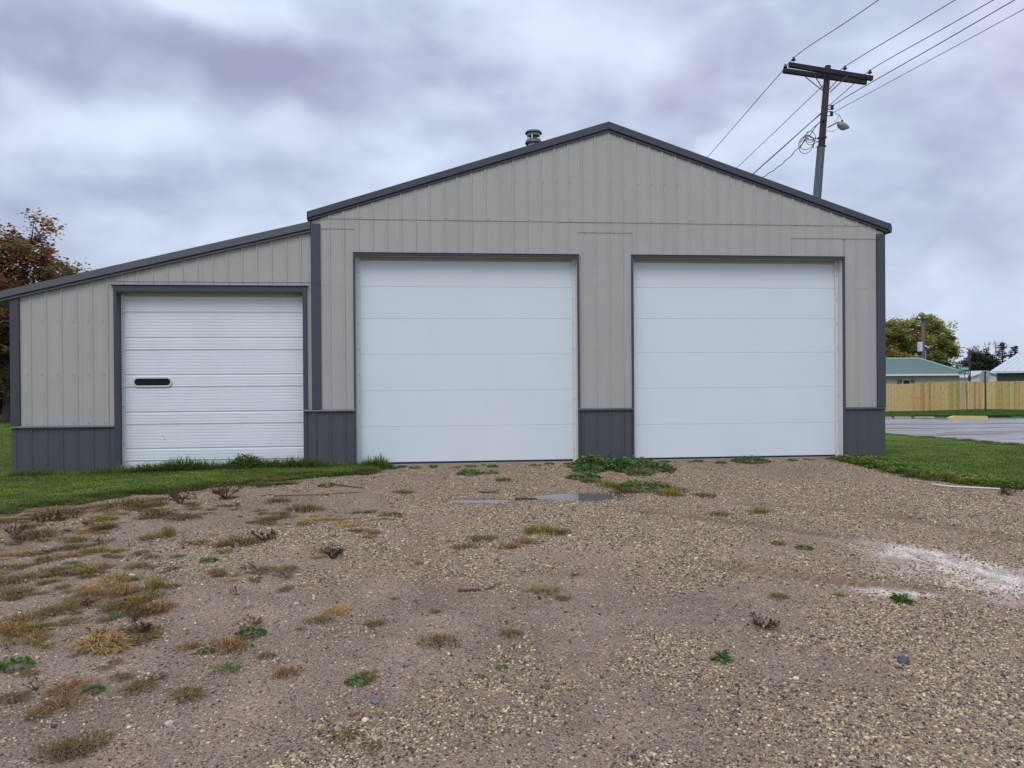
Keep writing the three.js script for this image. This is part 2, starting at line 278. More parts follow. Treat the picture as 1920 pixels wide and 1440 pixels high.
  for (let z = 24; z > -27.5; z -= 0.7, rows++) for (let i = 0; i <= 60; i++) {
    const x0 = poly(roadEdge.slice().sort((p, q) => p[0] - q[0]), z), x = i < 50 ? x0 + i * 0.9 : x0 + 45 + (i - 50) * 10, zz = Math.max(z, kerbZ(x) - 0.05);
    rp.push(x, land(x, Math.max(zz, kerbZ(x) + 0.12)) + 0.045 - (i === 0 ? 0.05 : 0), zz); ru.push(x, zz);
    if (i && rows) { const k = rows * 61 + i; ri.push(k - 62, k - 61, k - 1, k - 61, k, k - 1); }
  }
  const rg = new THREE.BufferGeometry(); rg.setAttribute('position', new THREE.Float32BufferAttribute(rp, 3)); rg.setAttribute('uv', new THREE.Float32BufferAttribute(ru, 2)); rg.setIndex(ri); rg.computeVertexNormals();
  const road = kind(top(new THREE.Mesh(rg, M.asphalt), 'road'), 'structure'); road.receiveShadow = true;
  const seal = new GB(), r = mulberry(5);
  for (const [x0, z0, x1, z1] of [[20, -21.5, 30, -21.0], [18.5, -18.5, 24, -18.2], [24, -18.4, 27, -16.5], [16, -10.5, 19, -11.3], [14.6, -5.2, 17, -6.2], [19, -14.5, 23, -14]]) {
    let p = null; for (let i = 0; i <= 14; i++) { const t = i / 14, x = mix(x0, x1, t), z = mix(z0, z1, t) + 0.25 * (r() - 0.5), y = land(x, z) + 0.052; if (p) seal.quad([p[0], p[1], p[2] + 0.09], [x, y, z + 0.09], [x, y, z - 0.09], [p[0], p[1], p[2] - 0.09]); p = [x, y, z]; }
  }
  const sealMesh = seal.build('crack_seal', std([0.03, 0.03, 0.032], { roughness: 0.5 }), road);
  // kerb at the far side: worn grey lengths, one yellow length
  const kerb = kind(thing('kerb'), 'structure'), conc = std([0.36, 0.34, 0.31], { roughness: 0.85, map: scuffs });
  for (const [x0, x1] of [[22.2, 23.4], [23.5, 24.3], [24.45, 25.3], [25.5, 26.5]]) {
    const g = new GB(); g.box(-(x1 - x0) / 2, (x1 - x0) / 2, -0.2, 0.13, -0.12, 0.12, 0.03); const m = g.build('kerbstone', conc, kerb); const xm = (x0 + x1) / 2; m.position.set(xm, land(xm, kerbZ(xm) + 0.5) + 0.03, kerbZ(xm) + 0.05); m.rotation.y = -0.158;
  }
  const yk = new GB(); yk.prism([[-1.0, -0.15], [0.98, -0.15], [0.98, 0.13], [-0.7, 0.15], [-1.0, 0.06]], -0.14, 0.14);
  const ym = top(new THREE.Mesh(yk.geometry(), std([0.72, 0.50, 0.18], { roughness: 0.6, map: scuffs })), 'yellow_kerb', 'yellow painted kerb length at the far edge of the street below the stop sign', 'kerb');
  ym.position.set(28.15, land(28.15, kerbZ(28.15) + 0.5) + 0.05, kerbZ(28.15) + 0.12); ym.rotation.y = -0.158; ym.castShadow = true;
}

// ---------------------------------------------------------------- the steel building
const B = thing('steel_garage', 'grey steel-clad garage with two wide white doors and a lean-to', 'garage');
{
  const PITCH = 0.2286, RIDGE = 2.909;
  const leftRake = x => 5.639 + (x - RIDGE) * 0.3187, rightRake = x => 5.639 - (x - RIDGE) * 0.330;
  const rakeY = x => Math.min(leftRake(x), rightRake(x)), leanY = x => 3.922 + (x + 1.958) * 0.2432;
  // ribbed sheet between x0 and x1, from y0 up to yt(x); zf is the flat of the sheet
  const pieces = (name, mat, parent, list) => list.map(b => { const g = new GB(); g.box(...b); return g.build(name, mat, parent); });
  function sheet(x0, x1, y0, yt, zf, rib = 0.0145, phase = RIDGE) {
    const g = new GB(), X = [x0];
    const n0 = Math.ceil((x0 - phase - 0.03) / PITCH), n1 = Math.floor((x1 - phase + 0.03) / PITCH), Z = {};
    const add = (x, z) => { if (x > x0 + 0.001 && x < x1 - 0.001) X.push(x); Z[x.toFixed(4)] = z; };
    const zAt = x => { const d = Math.abs(x - phase - Math.round((x - phase) / PITCH) * PITCH); return d < 0.010 ? rib : d < 0.024 ? rib * (0.024 - d) / 0.014 : 0; };
    for (let n = n0; n <= n1; n++) for (const d of [-0.024, -0.010, 0.010, 0.024]) add(phase + n * PITCH + d, 0);
    for (let n = n0 - 1; n <= n1; n++) for (const d of [0.076, 0.15]) add(phase + n * PITCH + d, 0);
    if (x0 < RIDGE && x1 > RIDGE && yt !== 0) add(RIDGE, 0);
    X.push(x1); X.sort((a, b) => a - b);
    for (let i = 0; i + 1 < X.length; i++) {
      const a = X[i], b = X[i + 1], za = zf + zAt(a), zb = zf + zAt(b), ya = yt(a), yb = yt(b);
      if (ya <= y0 && yb <= y0) continue; const A0 = Math.min(y0, ya), B0 = Math.min(y0, yb);
      g.quad([a, A0, za], [b, B0, zb], [b, yb, zb], [a, ya, za]);
      g.quad([a, A0, zf - 0.006], [b, B0, zf - 0.006], [b, B0, zb], [a, A0, za]);           // bottom edge
      g.quad([b, yb, zf - 0.006], [a, ya, zf - 0.006], [a, ya, za], [b, yb, zb]);
    }
    const e = (x, flip) => { if (yt(x) <= y0) return; const z = zf + zAt(x), y = Math.min(y0, yt(x)); const q = [[x, y, zf - 0.006], [x, y, z], [x, yt(x), z], [x, yt(x), zf - 0.006]]; if (flip) q.reverse(); g.quad(...q); };
    e(x1, true); e(x0, false);
    return g;
  }
  function panels(parent, x0, x1, y0, yt, zf, mat, start = RIDGE + 0.06) { // sheets 3 feet wide, side by side
    const W = PITCH * 4; let n = Math.floor((x0 - start) / W), k = 0;
    for (; start + n * W < x1 - 0.001; n++, k++) {
      const a = Math.max(x0, start + n * W), b = Math.min(x1, start + (n + 1) * W - 0.0015); if (b - a < 0.02) continue;
      sheet(a, b, y0, yt, zf + (k % 2 ? 0.0012 : 0)).build('siding_panel', mat, parent);
    }
  }
  const flat = y => () => y;
  // --- walls: solid core with the three openings cut out
  const front = new THREE.Shape([[-1.95, -0.4], [-1.26, -0.4], [-1.26, 3.405], [2.375, 3.405], [2.375, -0.4], [3.315, -0.4], [3.315, 3.41], [7.005, 3.41], [7.005, -0.4], [7.745, -0.4], [7.745, rightRake(7.745) - 0.17], [RIDGE, 5.46], [-1.95, leftRake(-1.95) - 0.16]].map(p => new THREE.Vector2(...p)));
  const fw = new GB(); fw.geo(new THREE.ExtrudeGeometry(front, { depth: 0.15, bevelEnabled: false }), new THREE.Matrix4().makeTranslation(0, 0, -0.158));
  const wall = fw.build('front_wall', M.siding, B);
  const DEPTH = 14;
  const side = new GB(); side.box(-1.95, -1.80, -0.5, 3.88, -DEPTH, -0.159); side.box(7.595, 7.745, -0.9, 3.85, -DEPTH, -0.159); side.box(-1.799, 7.594, -0.9, 3.8, -DEPTH, -DEPTH + 0.15);
  side.prism([[-1.95, 3.81], [7.745, 3.81], [7.745, 3.85], [RIDGE, 5.44], [-1.95, 3.89]], -DEPTH + 0.001, -DEPTH + 0.149);
  side.build('side_wall', M.siding, B);
  const slab = new GB(); slab.box(-1.79, 7.59, -0.9, -0.005, -DEPTH + 0.16, -0.16); slab.build('floor_slab', std([0.3, 0.29, 0.28], { roughness: 0.9 }), B);
  // side cladding that a step to the side would show
  { const g = new GB(); for (let z = -0.2; z > -DEPTH; z -= PITCH) g.box(7.746, 7.763, -0.6, 3.82, z - 0.016, z + 0.016); kind(g.build('side_rib', M.siding, B), 'stuff'); }
  // --- front cladding, sheet by sheet
  const gableTop = x => rakeY(x) - 0.155;
  panels(wall, -1.93, 7.72, 3.975, gableTop, 0.010, M.siding);
  panels(wall, -1.80, -1.262, 3.815, flat(3.99), 0.001, M.siding); panels(wall, -1.262, 2.378, 3.43, flat(3.99), 0.001, M.siding); panels(wall, 2.378, 3.312, 3.805, flat(3.99), 0.001, M.siding);
  panels(wall, 3.312, 6.07, 3.435, flat(3.99), 0.001, M.siding); panels(wall, 6.07, 7.61, 3.755, flat(3.98), 0.001, M.siding); panels(wall, 6.07, 7.006, 3.435, flat(3.752), -0.007, M.siding);
  panels(wall, -1.80, -1.29, 0.90, flat(3.812), -0.007, M.siding); panels(wall, 2.40, 3.285, 0.875, flat(3.80), -0.007, M.siding); panels(wall, 7.035, 7.61, 0.845, flat(3.752), -0.007, M.siding);
  // --- dark wainscot with its cap flashing
  const capBox = (x0, x1, y, z = 0) => { const g = new GB(); const P = [[0.0, 0], [0.036, 0.0], [0.036, 0.012], [0.022, 0.036], [0.0, 0.036]]; for (let i = 0; i < P.length; i++) { const a = P[i], b = P[(i + 1) % P.length]; g.quad([x0, y + a[1], z + a[0]], [x0, y + b[1], z + b[0]], [x1, y + b[1], z + b[0]], [x1, y + a[1], z + a[0]]); } for (const x of [x0, x1]) for (let i = 1; i + 1 < P.length; i++) { const t = [P[0], P[i], P[i + 1]].map(p => [x, y + p[1], z + p[0]]); if (x === x0) t.reverse(); g.tri(...t); } return g.build('cap_flashing', M.trim, B); };
  const skirt = (x0, x1, y0, y1, z = -0.004) => { const W = PITCH * 4, s = RIDGE + 0.06; let n = Math.floor((x0 - s) / W); for (; s + n * W < x1 - 0.001; n++) { const a = Math.max(x0, s + n * W), b = Math.min(x1, s + (n + 1) * W - 0.0015); if (b - a > 0.02) sheet(a, b, y0, flat(y1), z).build('wainscot_panel', M.wainscot, B); } };
  skirt(-2.02, -1.285, -0.10, 0.88); capBox(-2.085, -1.262, 0.878); skirt(2.40, 3.29, -0.10, 0.855); capBox(2.38, 3.312, 0.852); skirt(7.03, 7.70, -0.12, 0.825); capBox(7.01, 7.757, 0.822);
  pieces('corner_trim', M.wainscot, B, [[7.70, 7.757, -0.4, 0.820, -0.1, 0.012, 0.004], [-1.955, -1.90, -0.2, 0.874, -0.02, 0.017, 0.003]]);
  // --- corner trims
  { const g = new GB(); g.box(-1.952, -1.806, 0.916, 3.892, -0.155, 0.034, 0.005); g.build('corner_trim', M.trim, B); const h = new GB(); h.box(7.612, 7.758, 0.86, 3.845, -0.16, 0.034, 0.005); h.build('corner_trim', M.trim, B); }
  // --- rakes and roof
  function rake(parent, x0, y0, x1, y1, t0, t1, mat, zf) { // face board, shadow gap, lower strip
    const g = new GB(), q = (a, b, za, zb) => g.prism([[x0, y0 - b], [x1, y1 - b * t1 / t0], [x1, y1 - a * t1 / t0], [x0, y0 - a]], za, zb);
    q(0, t0 * 0.70, -0.05, zf); q(t0 * 0.70 + 0.0005, t0 * 0.86, -0.05, zf - 0.038); q(t0 * 0.86 + 0.0005, t0, -0.05, zf - 0.020);
    return g.build('rake_trim', mat, parent);
  }
  rake(B, -2.0, leftRake(-2.0), RIDGE - 0.001, 5.639, 0.145, 0.165, M.rake, 0.062); rake(B, RIDGE + 0.001, 5.639, 7.84, rightRake(7.84), 0.165, 0.15, M.rake, 0.062);
  { const g = new GB(); g.box(-2.004, -1.985, leftRake(-2) - 0.125, leftRake(-2) - 0.004, -0.3, 0.066, 0.002); g.build('rake_end', M.rake, B); const e = new GB(); e.prism([[7.80, rightRake(7.8) - 0.13], [7.855, rightRake(7.84) - 0.155], [7.862, rightRake(7.84) - 0.06], [7.842, rightRake(7.84) + 0.002], [7.80, rightRake(7.8) + 0.002]], -DEPTH, 0.068); e.build('eave_trim', M.rake, B); }
  function roofPlane(xa, ya, xb, yb, z0, z1, mat, th = 0.06) { // slab with raised ribs down the slope
    const g = new GB(); g.prism([[xa, ya - th], [xb, yb - th], [xb, yb], [xa, ya]], z0, z1);
    for (let z = z1 - 0.1; z > z0; z -= PITCH) g.prism([[xa, ya + 0.001], [xb, yb + 0.001], [xb, yb + 0.02], [xa, ya + 0.02]], z - 0.02, z + 0.02);
    return g.build('roof', mat, B);
  }
  roofPlane(-1.99, leftRake(-1.99) - 0.024, RIDGE, 5.61, -DEPTH - 0.2, -0.051, M.roof); roofPlane(RIDGE + 0.001, 5.61, 7.83, rightRake(7.83) - 0.03, -DEPTH - 0.2, -0.051, M.roof);
  { const g = new GB(); g.prism([[RIDGE - 0.16, 5.575], [RIDGE, 5.62], [RIDGE + 0.16, 5.573], [RIDGE + 0.16, 5.59], [RIDGE, 5.642], [RIDGE - 0.16, 5.60]], -DEPTH - 0.2, 0.0); g.build('ridge_cap', M.roof, B); }
  // --- the two wide doors
  function wideDoor(x0, x1, yt, lines, label) {
    const d = new THREE.Group(); d.name = 'overhead_door'; B.add(d); d.userData.label = label;
    for (let i = 0; i + 1 < lines.length; i++) {
      const g = new GB(), a = lines[i] + 0.0008, b = lines[i + 1] - 0.001; g.box(x0 + 0.012, x1 - 0.012, a, b, -0.235, -0.185, 0.0035);
      g.build('door_section', M.door, d);
    }
    const s = new GB(); s.box(x0 + 0.012, x1 - 0.012, -0.012, lines[0] - 0.001, -0.225, -0.19, 0.004); s.build('bottom_seal', M.rubber, d);
    const rear = new GB(); rear.box(x0 + 0.002, x1 - 0.002, -0.01, yt - 0.002, -0.26, -0.2355); rear.build('door_core', M.core, d);
    pieces('opening_trim', M.trim, d, [[x0 - 0.028, x0 + 0.006, -0.06, yt + 0.028, -0.02, 0.024, 0.004], [x1 - 0.006, x1 + 0.028, -0.06, yt + 0.028, -0.02, 0.024, 0.004], [x0 + 0.0062, x1 - 0.0062, yt - 0.008, yt + 0.028, -0.02, 0.0245, 0.004], [x0 - 0.03, x1 + 0.03, yt + 0.0285, yt + 0.036, -0.02, 0.036, 0.002]]);
    pieces('jamb_liner', M.vinyl, d, [[x0 - 0.003, x0 + 0.004, -0.03, yt - 0.01, -0.184, -0.0205], [x1 - 0.004, x1 + 0.003, -0.03, yt - 0.01, -0.184, -0.0205]]);
    for (const [a, b] of [[x0 + 0.0045, x0 + 0.062], [x1 - 0.062, x1 - 0.0045]]) { const lip = a < x0 + 0.02; pieces('door_stop', M.vinyl, d, [[a, b, -0.03, yt - 0.012, -0.183, -0.155, 0.004], [a + (lip ? 0.04 : 0), b - (lip ? 0 : 0.04), -0.025, yt - 0.05, -0.1545, -0.148, 0.002]]); }
    pieces('header_trim', M.soffit, d, [[x0 + 0.0045, x1 - 0.0045, yt - 0.0115, yt - 0.0085, -0.182, -0.021], [x0 + 0.063, x1 - 0.063, yt - 0.066, yt - 0.012, -0.1825, -0.160, 0.004]]);
    return d;
  }
  wideDoor(-1.26, 2.375, 3.405, [0.026, 0.612, 1.203, 1.800, 2.390, 2.915, 3.40], 'wide white overhead door next to the lean-to');
  wideDoor(3.315, 7.005, 3.41, [0.024, 0.590, 1.208, 1.811, 2.393, 2.922, 3.405], 'wide white overhead door nearest the lawn and street');
  // --- lean-to
  const LZ = -0.035, lw = new THREE.Shape([[-6.52, -0.4], [-4.945, -0.4], [-4.945, 2.80], [-2.088, 2.80], [-2.088, -0.4], [-1.955, -0.4], [-1.955, leanY(-1.955) - 0.13], [-6.52, leanY(-6.52) - 0.12]].map(p => new THREE.Vector2(...p)));
  const lg = new GB(); lg.geo(new THREE.ExtrudeGeometry(lw, { depth: 0.15, bevelEnabled: false }), new THREE.Matrix4().makeTranslation(0, 0, LZ - 0.158));
  const lwall = lg.build('lean_to_wall', M.siding, B);
  { const g = new GB(); g.box(-6.52, -6.37, -0.6, 2.66, -10, LZ - 0.159); g.box(-6.369, -1.96, -0.6, 2.6, -10, -9.85); g.build('side_wall', M.siding, B); }
  const lt = x => leanY(x) - 0.150;
  panels(lwall, -6.40, -5.0, 0.69, lt, LZ - 0.006, M.siding, -6.385); panels(lwall, -5.0, -1.955, 2.955, lt, LZ + 0.003, M.siding, -6.385); panels(lwall, -5.0, -1.955, 2.85, flat(2.953), LZ - 0.006, M.siding, -6.385); panels(lwall, -2.028, -1.955, 0.915, flat(2.85), LZ - 0.006, M.siding, -6.385);
  { const W = PITCH * 4; for (const [a, b] of [[-6.47, -5.47], [-5.4685, -4.99]]) sheet(a, b, -0.2, flat(0.672), LZ - 0.006).build('wainscot_panel', M.wainscot, B); capBox(-6.52, -4.985, 0.668, LZ); pieces('corner_trim', M.wainscot, B, [[-6.524, -6.472, -0.4, 0.665, LZ - 0.17, LZ + 0.008, 0.003], [-5.03, -4.99, -0.2, 0.665, LZ - 0.02, LZ + 0.012, 0.003]]); }
  { const g = new GB(); g.box(-6.522, -6.388, 0.706, leanY(-6.45) - 0.1, LZ - 0.16, LZ + 0.03, 0.005); g.build('corner_trim', M.trim, B); }
  rake(B, -6.95, leanY(-6.95), -1.956, leanY(-1.956), 0.150, 0.165, M.rakeOld, 0.045);
  { const g = new GB(); g.box(-6.955, -6.935, leanY(-6.95) - 0.115, leanY(-6.95) - 0.003, -10.2, 0.046, 0.002); g.build('eave_trim', M.rakeOld, B); const s = new GB(); s.prism([[-6.93, leanY(-6.93) - 0.11], [-6.523, leanY(-6.523) - 0.11], [-6.523, leanY(-6.523) - 0.10], [-6.93, leanY(-6.93) - 0.10]], -10, -0.06); s.build('soffit', M.trim, B); }
  roofPlane(-6.94, leanY(-6.94) - 0.02, -1.956, leanY(-1.956) - 0.02, -10.2, -0.051, M.roof);
  // old ribbed door: each section rolled to the same profile of grooves
  const d = new THREE.Group(); d.name = 'overhead_door'; B.add(d); d.userData.label = 'older ribbed white overhead door of the lean-to';
  const X0 = -4.945, X1 = -2.088, DZ = LZ - 0.16, lines = [-0.06, 0.100, 0.682, 1.278, 1.870, 2.474, 2.80];
  for (let i = 0; i + 1 < lines.length; i++) {
    const g = new GB(), a = lines[i], b = lines[i + 1], h = b - a, pts = [[a, -0.014]];
    const groove = (y, w, dep) => { if (y > a + 0.012 && y < b - 0.012) pts.push([y - w * 0.35, 0], [y - w * 0.1, -dep], [y + w * 0.15, -dep], [y + w * 0.9, 0.001]); };
    pts.push([a + 0.004, -0.012], [a + 0.026, 0.002]);
    const major = i === 0 ? a - 1 : a + 0.197; for (let k = 1; k < 12; k++) { const y = a + k * 0.0497; if (Math.abs(y - major) < 0.03) groove(major, 0.03, 0.011); else groove(y, 0.010, 0.0022); }
    pts.push([b - 0.006, 0], [b - 0.002, -0.014]); pts.sort((p, q) => p[0] - q[0]);
    const xa = X0 + 0.05, xb = X1 - 0.01;
    for (let k = 0; k + 1 < pts.length; k++) g.quad([xa, pts[k][0], DZ + pts[k][1]], [xb, pts[k][0], DZ + pts[k][1]], [xb, pts[k + 1][0], DZ + pts[k + 1][1]], [xa, pts[k + 1][0], DZ + pts[k + 1][1]]);
    g.box(xa, xb, a + 0.001, b - 0.003, DZ - 0.045, DZ - 0.0145);
    g.build('door_section', M.doorOld, d);
  }
  const back = new GB(); back.box(X0 + 0.002, X1 - 0.002, -0.2, 2.798, DZ - 0.07, DZ - 0.046); back.build('door_core', M.core, d);
  pieces('opening_trim', M.trim, d, [[X0 - 0.044, X0 + 0.004, -0.2, 2.798, LZ - 0.02, LZ + 0.032, 0.005], [X0 - 0.0005, X0 + 0.004, -0.2, 2.78, LZ - 0.155, LZ - 0.0205], [X1 - 0.004, X1 + 0.062, -0.2, 2.798, LZ - 0.02, LZ + 0.032, 0.005], [X1 - 0.004, X1 + 0.0005, -0.2, 2.78, LZ - 0.155, LZ - 0.0205], [X0 - 0.044, X1 + 0.062, 2.7985, 2.888, LZ - 0.02, LZ + 0.034, 0.005], [X0 - 0.085, X1 + 0.09, 2.889, 2.902, LZ - 0.02, LZ + 0.052, 0.003]]);
  const vs = new GB(); vs.box(X0 + 0.0045, X0 + 0.058, -0.2, 2.76, DZ + 0.004, DZ + 0.022, 0.004); vs.build('door_stop', M.vinyl, d); const ht = new GB(); ht.box(X0 + 0.0045, X1 - 0.0045, 2.735, 2.797, DZ + 0.004, DZ + 0.018, 0.004); ht.build('header_trim', M.soffit, d);
  // slot window
  const cx = -4.472, cy = 1.372, rr = 0.062, hl = 0.22, slot = (o) => { const s = new THREE.Shape(); s.absarc(hl, 0, rr + o, -Math.PI / 2, Math.PI / 2); s.absarc(-hl, 0, rr + o, Math.PI / 2, Math.PI * 1.5); return s; };
  const ring = slot(0.016); ring.holes.push(slot(-0.004)); const wg = new THREE.ExtrudeGeometry(ring, { depth: 0.012, bevelEnabled: true, bevelSize: 0.003, bevelThickness: 0.003, bevelSegments: 2, curveSegments: 20 });
  const win = new GB(); win.geo(wg, new THREE.Matrix4().makeTranslation(cx, cy, DZ + 0.004)); win.build('window_frame', std([0.60, 0.61, 0.58], { roughness: 0.5 }), d);
  const pn = new GB(); pn.geo(new THREE.ExtrudeGeometry(slot(0.002), { depth: 0.006, bevelEnabled: false, curveSegments: 20 }), new THREE.Matrix4().makeTranslation(cx, cy, DZ + 0.003)); pn.build('window_pane', M.pane, d);
  // --- screws
  const sc = new GB(), one = new THREE.SphereGeometry(0.007, 6, 4), put = (x, y, z) => sc.geo(one, new THREE.Matrix4().makeTranslation(x, y, z)), r = mulberry(3);
  for (let n = -21; n <= 21; n++) { const x = RIDGE + n * PITCH + 0.045; if (gableTop(x) > 4.68 && x > 0.1) put(x, 4.62 + 0.01 * (r() - 0.5), 0.012); if (x > -1.7 && x < 7.5 && n % 3 === 0) put(x, 4.0 + 0.01 * r(), 0.012); if (x > 7.05 && x < 7.55) put(x, 0.9, -0.004); }
  for (let x = -6.35; x < -5.05; x += PITCH) for (const y of [0.73, 1.49, 2.32]) put(x + 0.06, y + 0.006 * (r() - 0.5), LZ - 0.003);
  for (const [x, y] of [[2.66, 3.38], [3.12, 3.38], [2.43, 3.38], [-1.72, 3.8], [-1.2, 3.8], [2.5, 3.81], [2.98, 3.815]]) put(x, y, 0.0);
  for (let y = 0.1; y < 2.7; y += 0.295) { put(X0 + 0.03, y, DZ + 0.0225); } for (let y = 0.2; y < 3.3; y += 0.42) { put(7.005 - 0.03, y, -0.147); put(-1.26 + 0.045, y, -0.147); put(2.33, y, -0.147); }
  kind(sc.build('screw', M.screw, B), 'stuff');
  // small dent marks on the old door
  { const g = new GB(); g.geo(new THREE.SphereGeometry(0.02, 8, 5), new THREE.Matrix4().makeScale(1, 0.22, 0.2).setPosition(-4.30, 0.46, DZ + 0.001)); g.build('dent', M.galvDark, d); } { const g = new GB(); g.geo(new THREE.SphereGeometry(0.008, 6, 4), new THREE.Matrix4().makeTranslation(-4.32, 0.51, DZ + 0.001)); g.build('dent', M.galvDark, d); }
}

// ---------------------------------------------------------------- flue on the roof
{
  const f = thing('chimney_flue', 'galvanised round chimney flue with two dark collars behind the roof slope', 'chimney flue', [2.21, 5.3, -4.2]);
  const p = new GB(); p.bar([0, 0, 0], [0, 1.34, 0], 0.125, 0.125, 24); p.build('pipe', M.galv, f);
  const lathe = (pts) => new THREE.LatheGeometry(pts.map(q => new THREE.Vector2(...q)), 28);
  const c1 = new GB(); c1.geo(lathe([[0.126, 1.285], [0.185, 1.255], [0.19, 1.275], [0.155, 1.345], [0.126, 1.35]])); c1.build('collar', M.galvDark, f);
  const band = new GB(); band.geo(lathe([[0.10, 1.43], [0.142, 1.43], [0.142, 1.49], [0.10, 1.49]])); band.build('band', M.galv, f);
  const inner = new GB(); inner.bar([0, 1.34, 0], [0, 1.43, 0], 0.07, 0.07, 16); inner.build('inner_pipe', M.galvDark, f);
  for (let i = 0; i < 4; i++) { const g = new GB(), a = i * Math.PI / 2 + 1.95; g.box(-0.016, 0.016, 1.345, 1.45, -0.004, 0.004); const m = g.build('strut', M.galv, f); m.position.set(Math.cos(a) * 0.135, 0, Math.sin(a) * 0.135); m.rotation.y = -a + Math.PI / 2; }
  const c2 = new GB(); c2.geo(lathe([[0.143, 1.488], [0.182, 1.475], [0.186, 1.495], [0.16, 1.53], [0.08, 1.55], [0, 1.555]])); c2.build('cap', M.galvDark, f);
}

// ---------------------------------------------------------------- utility pole with crossarms, lamp and wires
{
  const grain = tex(256, 512, (u, v) => { const a = fbm(u * 40, v * 4, 4, 301, 0), b = fbm(u * 6, v * 3, 3, 305, 0); const k = 0.45 + 0.9 * (a - 0.3) * 0.8 + 0.3 * (b - 0.5); return [k, k * 0.93, k * 0.88]; }, true, 0.8, 2.4);
  M.poleWood = std([0.075, 0.068, 0.068], { roughness: 0.85, map: grain, bumpMap: grain, bumpScale: 0.006 });
  M.armWood = std([0.035, 0.033, 0.04], { roughness: 0.85, map: grain });
  M.stub = std([0.15, 0.175, 0.20], { roughness: 0.5, map: grain });
  const dark = std([0.02, 0.02, 0.024], { roughness: 0.4 }), iron = std([0.09, 0.09, 0.1], { roughness: 0.55, metalness: 0.3 }), cable = std([0.045, 0.045, 0.055], { roughness: 0.6 });
  const at = y => [10.72 + (y - 9.85) * 0.0885, y, -7.4];
  const P = thing('utility_pole', 'leaning wooden utility pole with double crossarm rising behind the garage roof', 'utility pole');
  const g = new GB(); g.bar(at(-1.0), at(9.86), 0.135, 0.080, 18); g.build('pole', M.poleWood, P);
  const s = new GB(); const sa = at(-1.0), sb = at(7.62); s.bar([sa[0] - 0.10, sa[1], sa[2] + 0.09], [sb[0] - 0.035, sb[1], sb[2] + 0.05], 0.14, 0.108, 8); s.build('stub_post', M.stub, P);
  for (const y of [7.66, 7.9]) { const q = at(y), b = new GB(); b.geo(new THREE.TorusGeometry(0.115, 0.014, 6, 20), new THREE.Matrix4().makeRotationX(Math.PI / 2).setPosition(q[0] - 0.015, q[1], q[2] + 0.02)); b.build('strap', dark, P); }
  const arm = (a, b, h) => { const A = new THREE.Vector3(...a), C = new THREE.Vector3(...b), d = C.clone().sub(A), m = new THREE.Matrix4().compose(A.clone().add(C).multiplyScalar(0.5), new THREE.Quaternion().setFromUnitVectors(new THREE.Vector3(1, 0, 0), d.clone().normalize()), new THREE.Vector3(1, 1, 1)); const k = new GB(); k.geo(new RoundedBoxGeometry(d.length(), h, 0.095, 1, 0.008), m); return k.build('crossarm', M.armWood, P); };
  arm([9.53, 9.78, -7.22], [11.89, 9.49, -7.22], 0.125); arm([9.54, 9.77, -7.585], [11.93, 9.525, -7.585], 0.125);
  for (const [a, b] of [[[10.1, 9.66, -7.16], [10.60, 9.12, -7.33]], [[10.2, 9.64, -7.64], [10.62, 9.2, -7.46]], [[11.15, 9.52, -7.16], [10.74, 9.12, -7.33]], [[11.1, 9.56, -7.64], [10.74, 9.2, -7.46]]]) { const k = new GB(); k.bar(a, b, 0.014, 0.014, 6); k.build('brace', iron, P); }
  const ins = (x, y, z) => { const k = new GB(); k.bar([x, y - 0.13, z], [x, y, z], 0.008, 0.008, 6); k.geo(new THREE.LatheGeometry([[0.0, -0.03], [0.052, -0.03], [0.055, -0.005], [0.034, 0.01], [0.036, 0.03], [0.026, 0.045], [0.03, 0.06], [0, 0.068]].map(q => new THREE.Vector2(...q)), 14), new THREE.Matrix4().makeTranslation(x, y, z)); k.build('insulator', dark, P); };
  ins(9.66, 9.93, -7.22); ins(11.11, 9.745, -7.22); ins(11.82, 9.66, -7.22); ins(9.60, 9.88, -7.585); ins(11.07, 9.74, -7.585); ins(11.8, 9.665, -7.585);
  for (const y of [8.72, 8.55]) { const q = at(y), k = new GB(), X = q[0] + 0.19, Z = q[2] + 0.05; k.geo(new THREE.LatheGeometry([[0, -0.045], [0.045, -0.045], [0.045, -0.015], [0.028, 0], [0.045, 0.015], [0.045, 0.045], [0, 0.045]].map(v => new THREE.Vector2(...v)), 14), new THREE.Matrix4().makeTranslation(X, y, Z)); k.bar([q[0], y + 0.06, Z], [X + 0.02, y + 0.06, Z], 0.010); k.bar([q[0], y - 0.06, Z], [X + 0.02, y - 0.06, Z], 0.010); k.bar([X, y - 0.07, Z], [X, y + 0.07, Z], 0.008); k.bar([q[0] - 0.14, y, Z], [q[0], y, Z], 0.008); k.build('spool_rack', dark, P); }
  { const q = at(8.36), k = new GB(); k.bar([q[0] - 0.13, 8.37, -7.33], [q[0] + 0.02, 8.36, -7.3], 0.012); k.box(q[0] - 0.1, q[0] - 0.02, 8.33, 8.36, -7.34, -7.28); k.build('clamp', dark, P); }
  // street lamp on its bracket: a thing held by the pole
  const L = thing('street_lamp', 'small grey street lamp on a short bracket of the leaning pole', 'street lamp', [11.05, 8.2, -7.25]);
  const ar = new GB(); ar.tube([[-0.42, -0.06, 0], [-0.27, 0.02, 0], [-0.12, 0.085, 0], [0.0, 0.05, 0]], 0.017, 8, 20); ar.build('arm', iron, L);
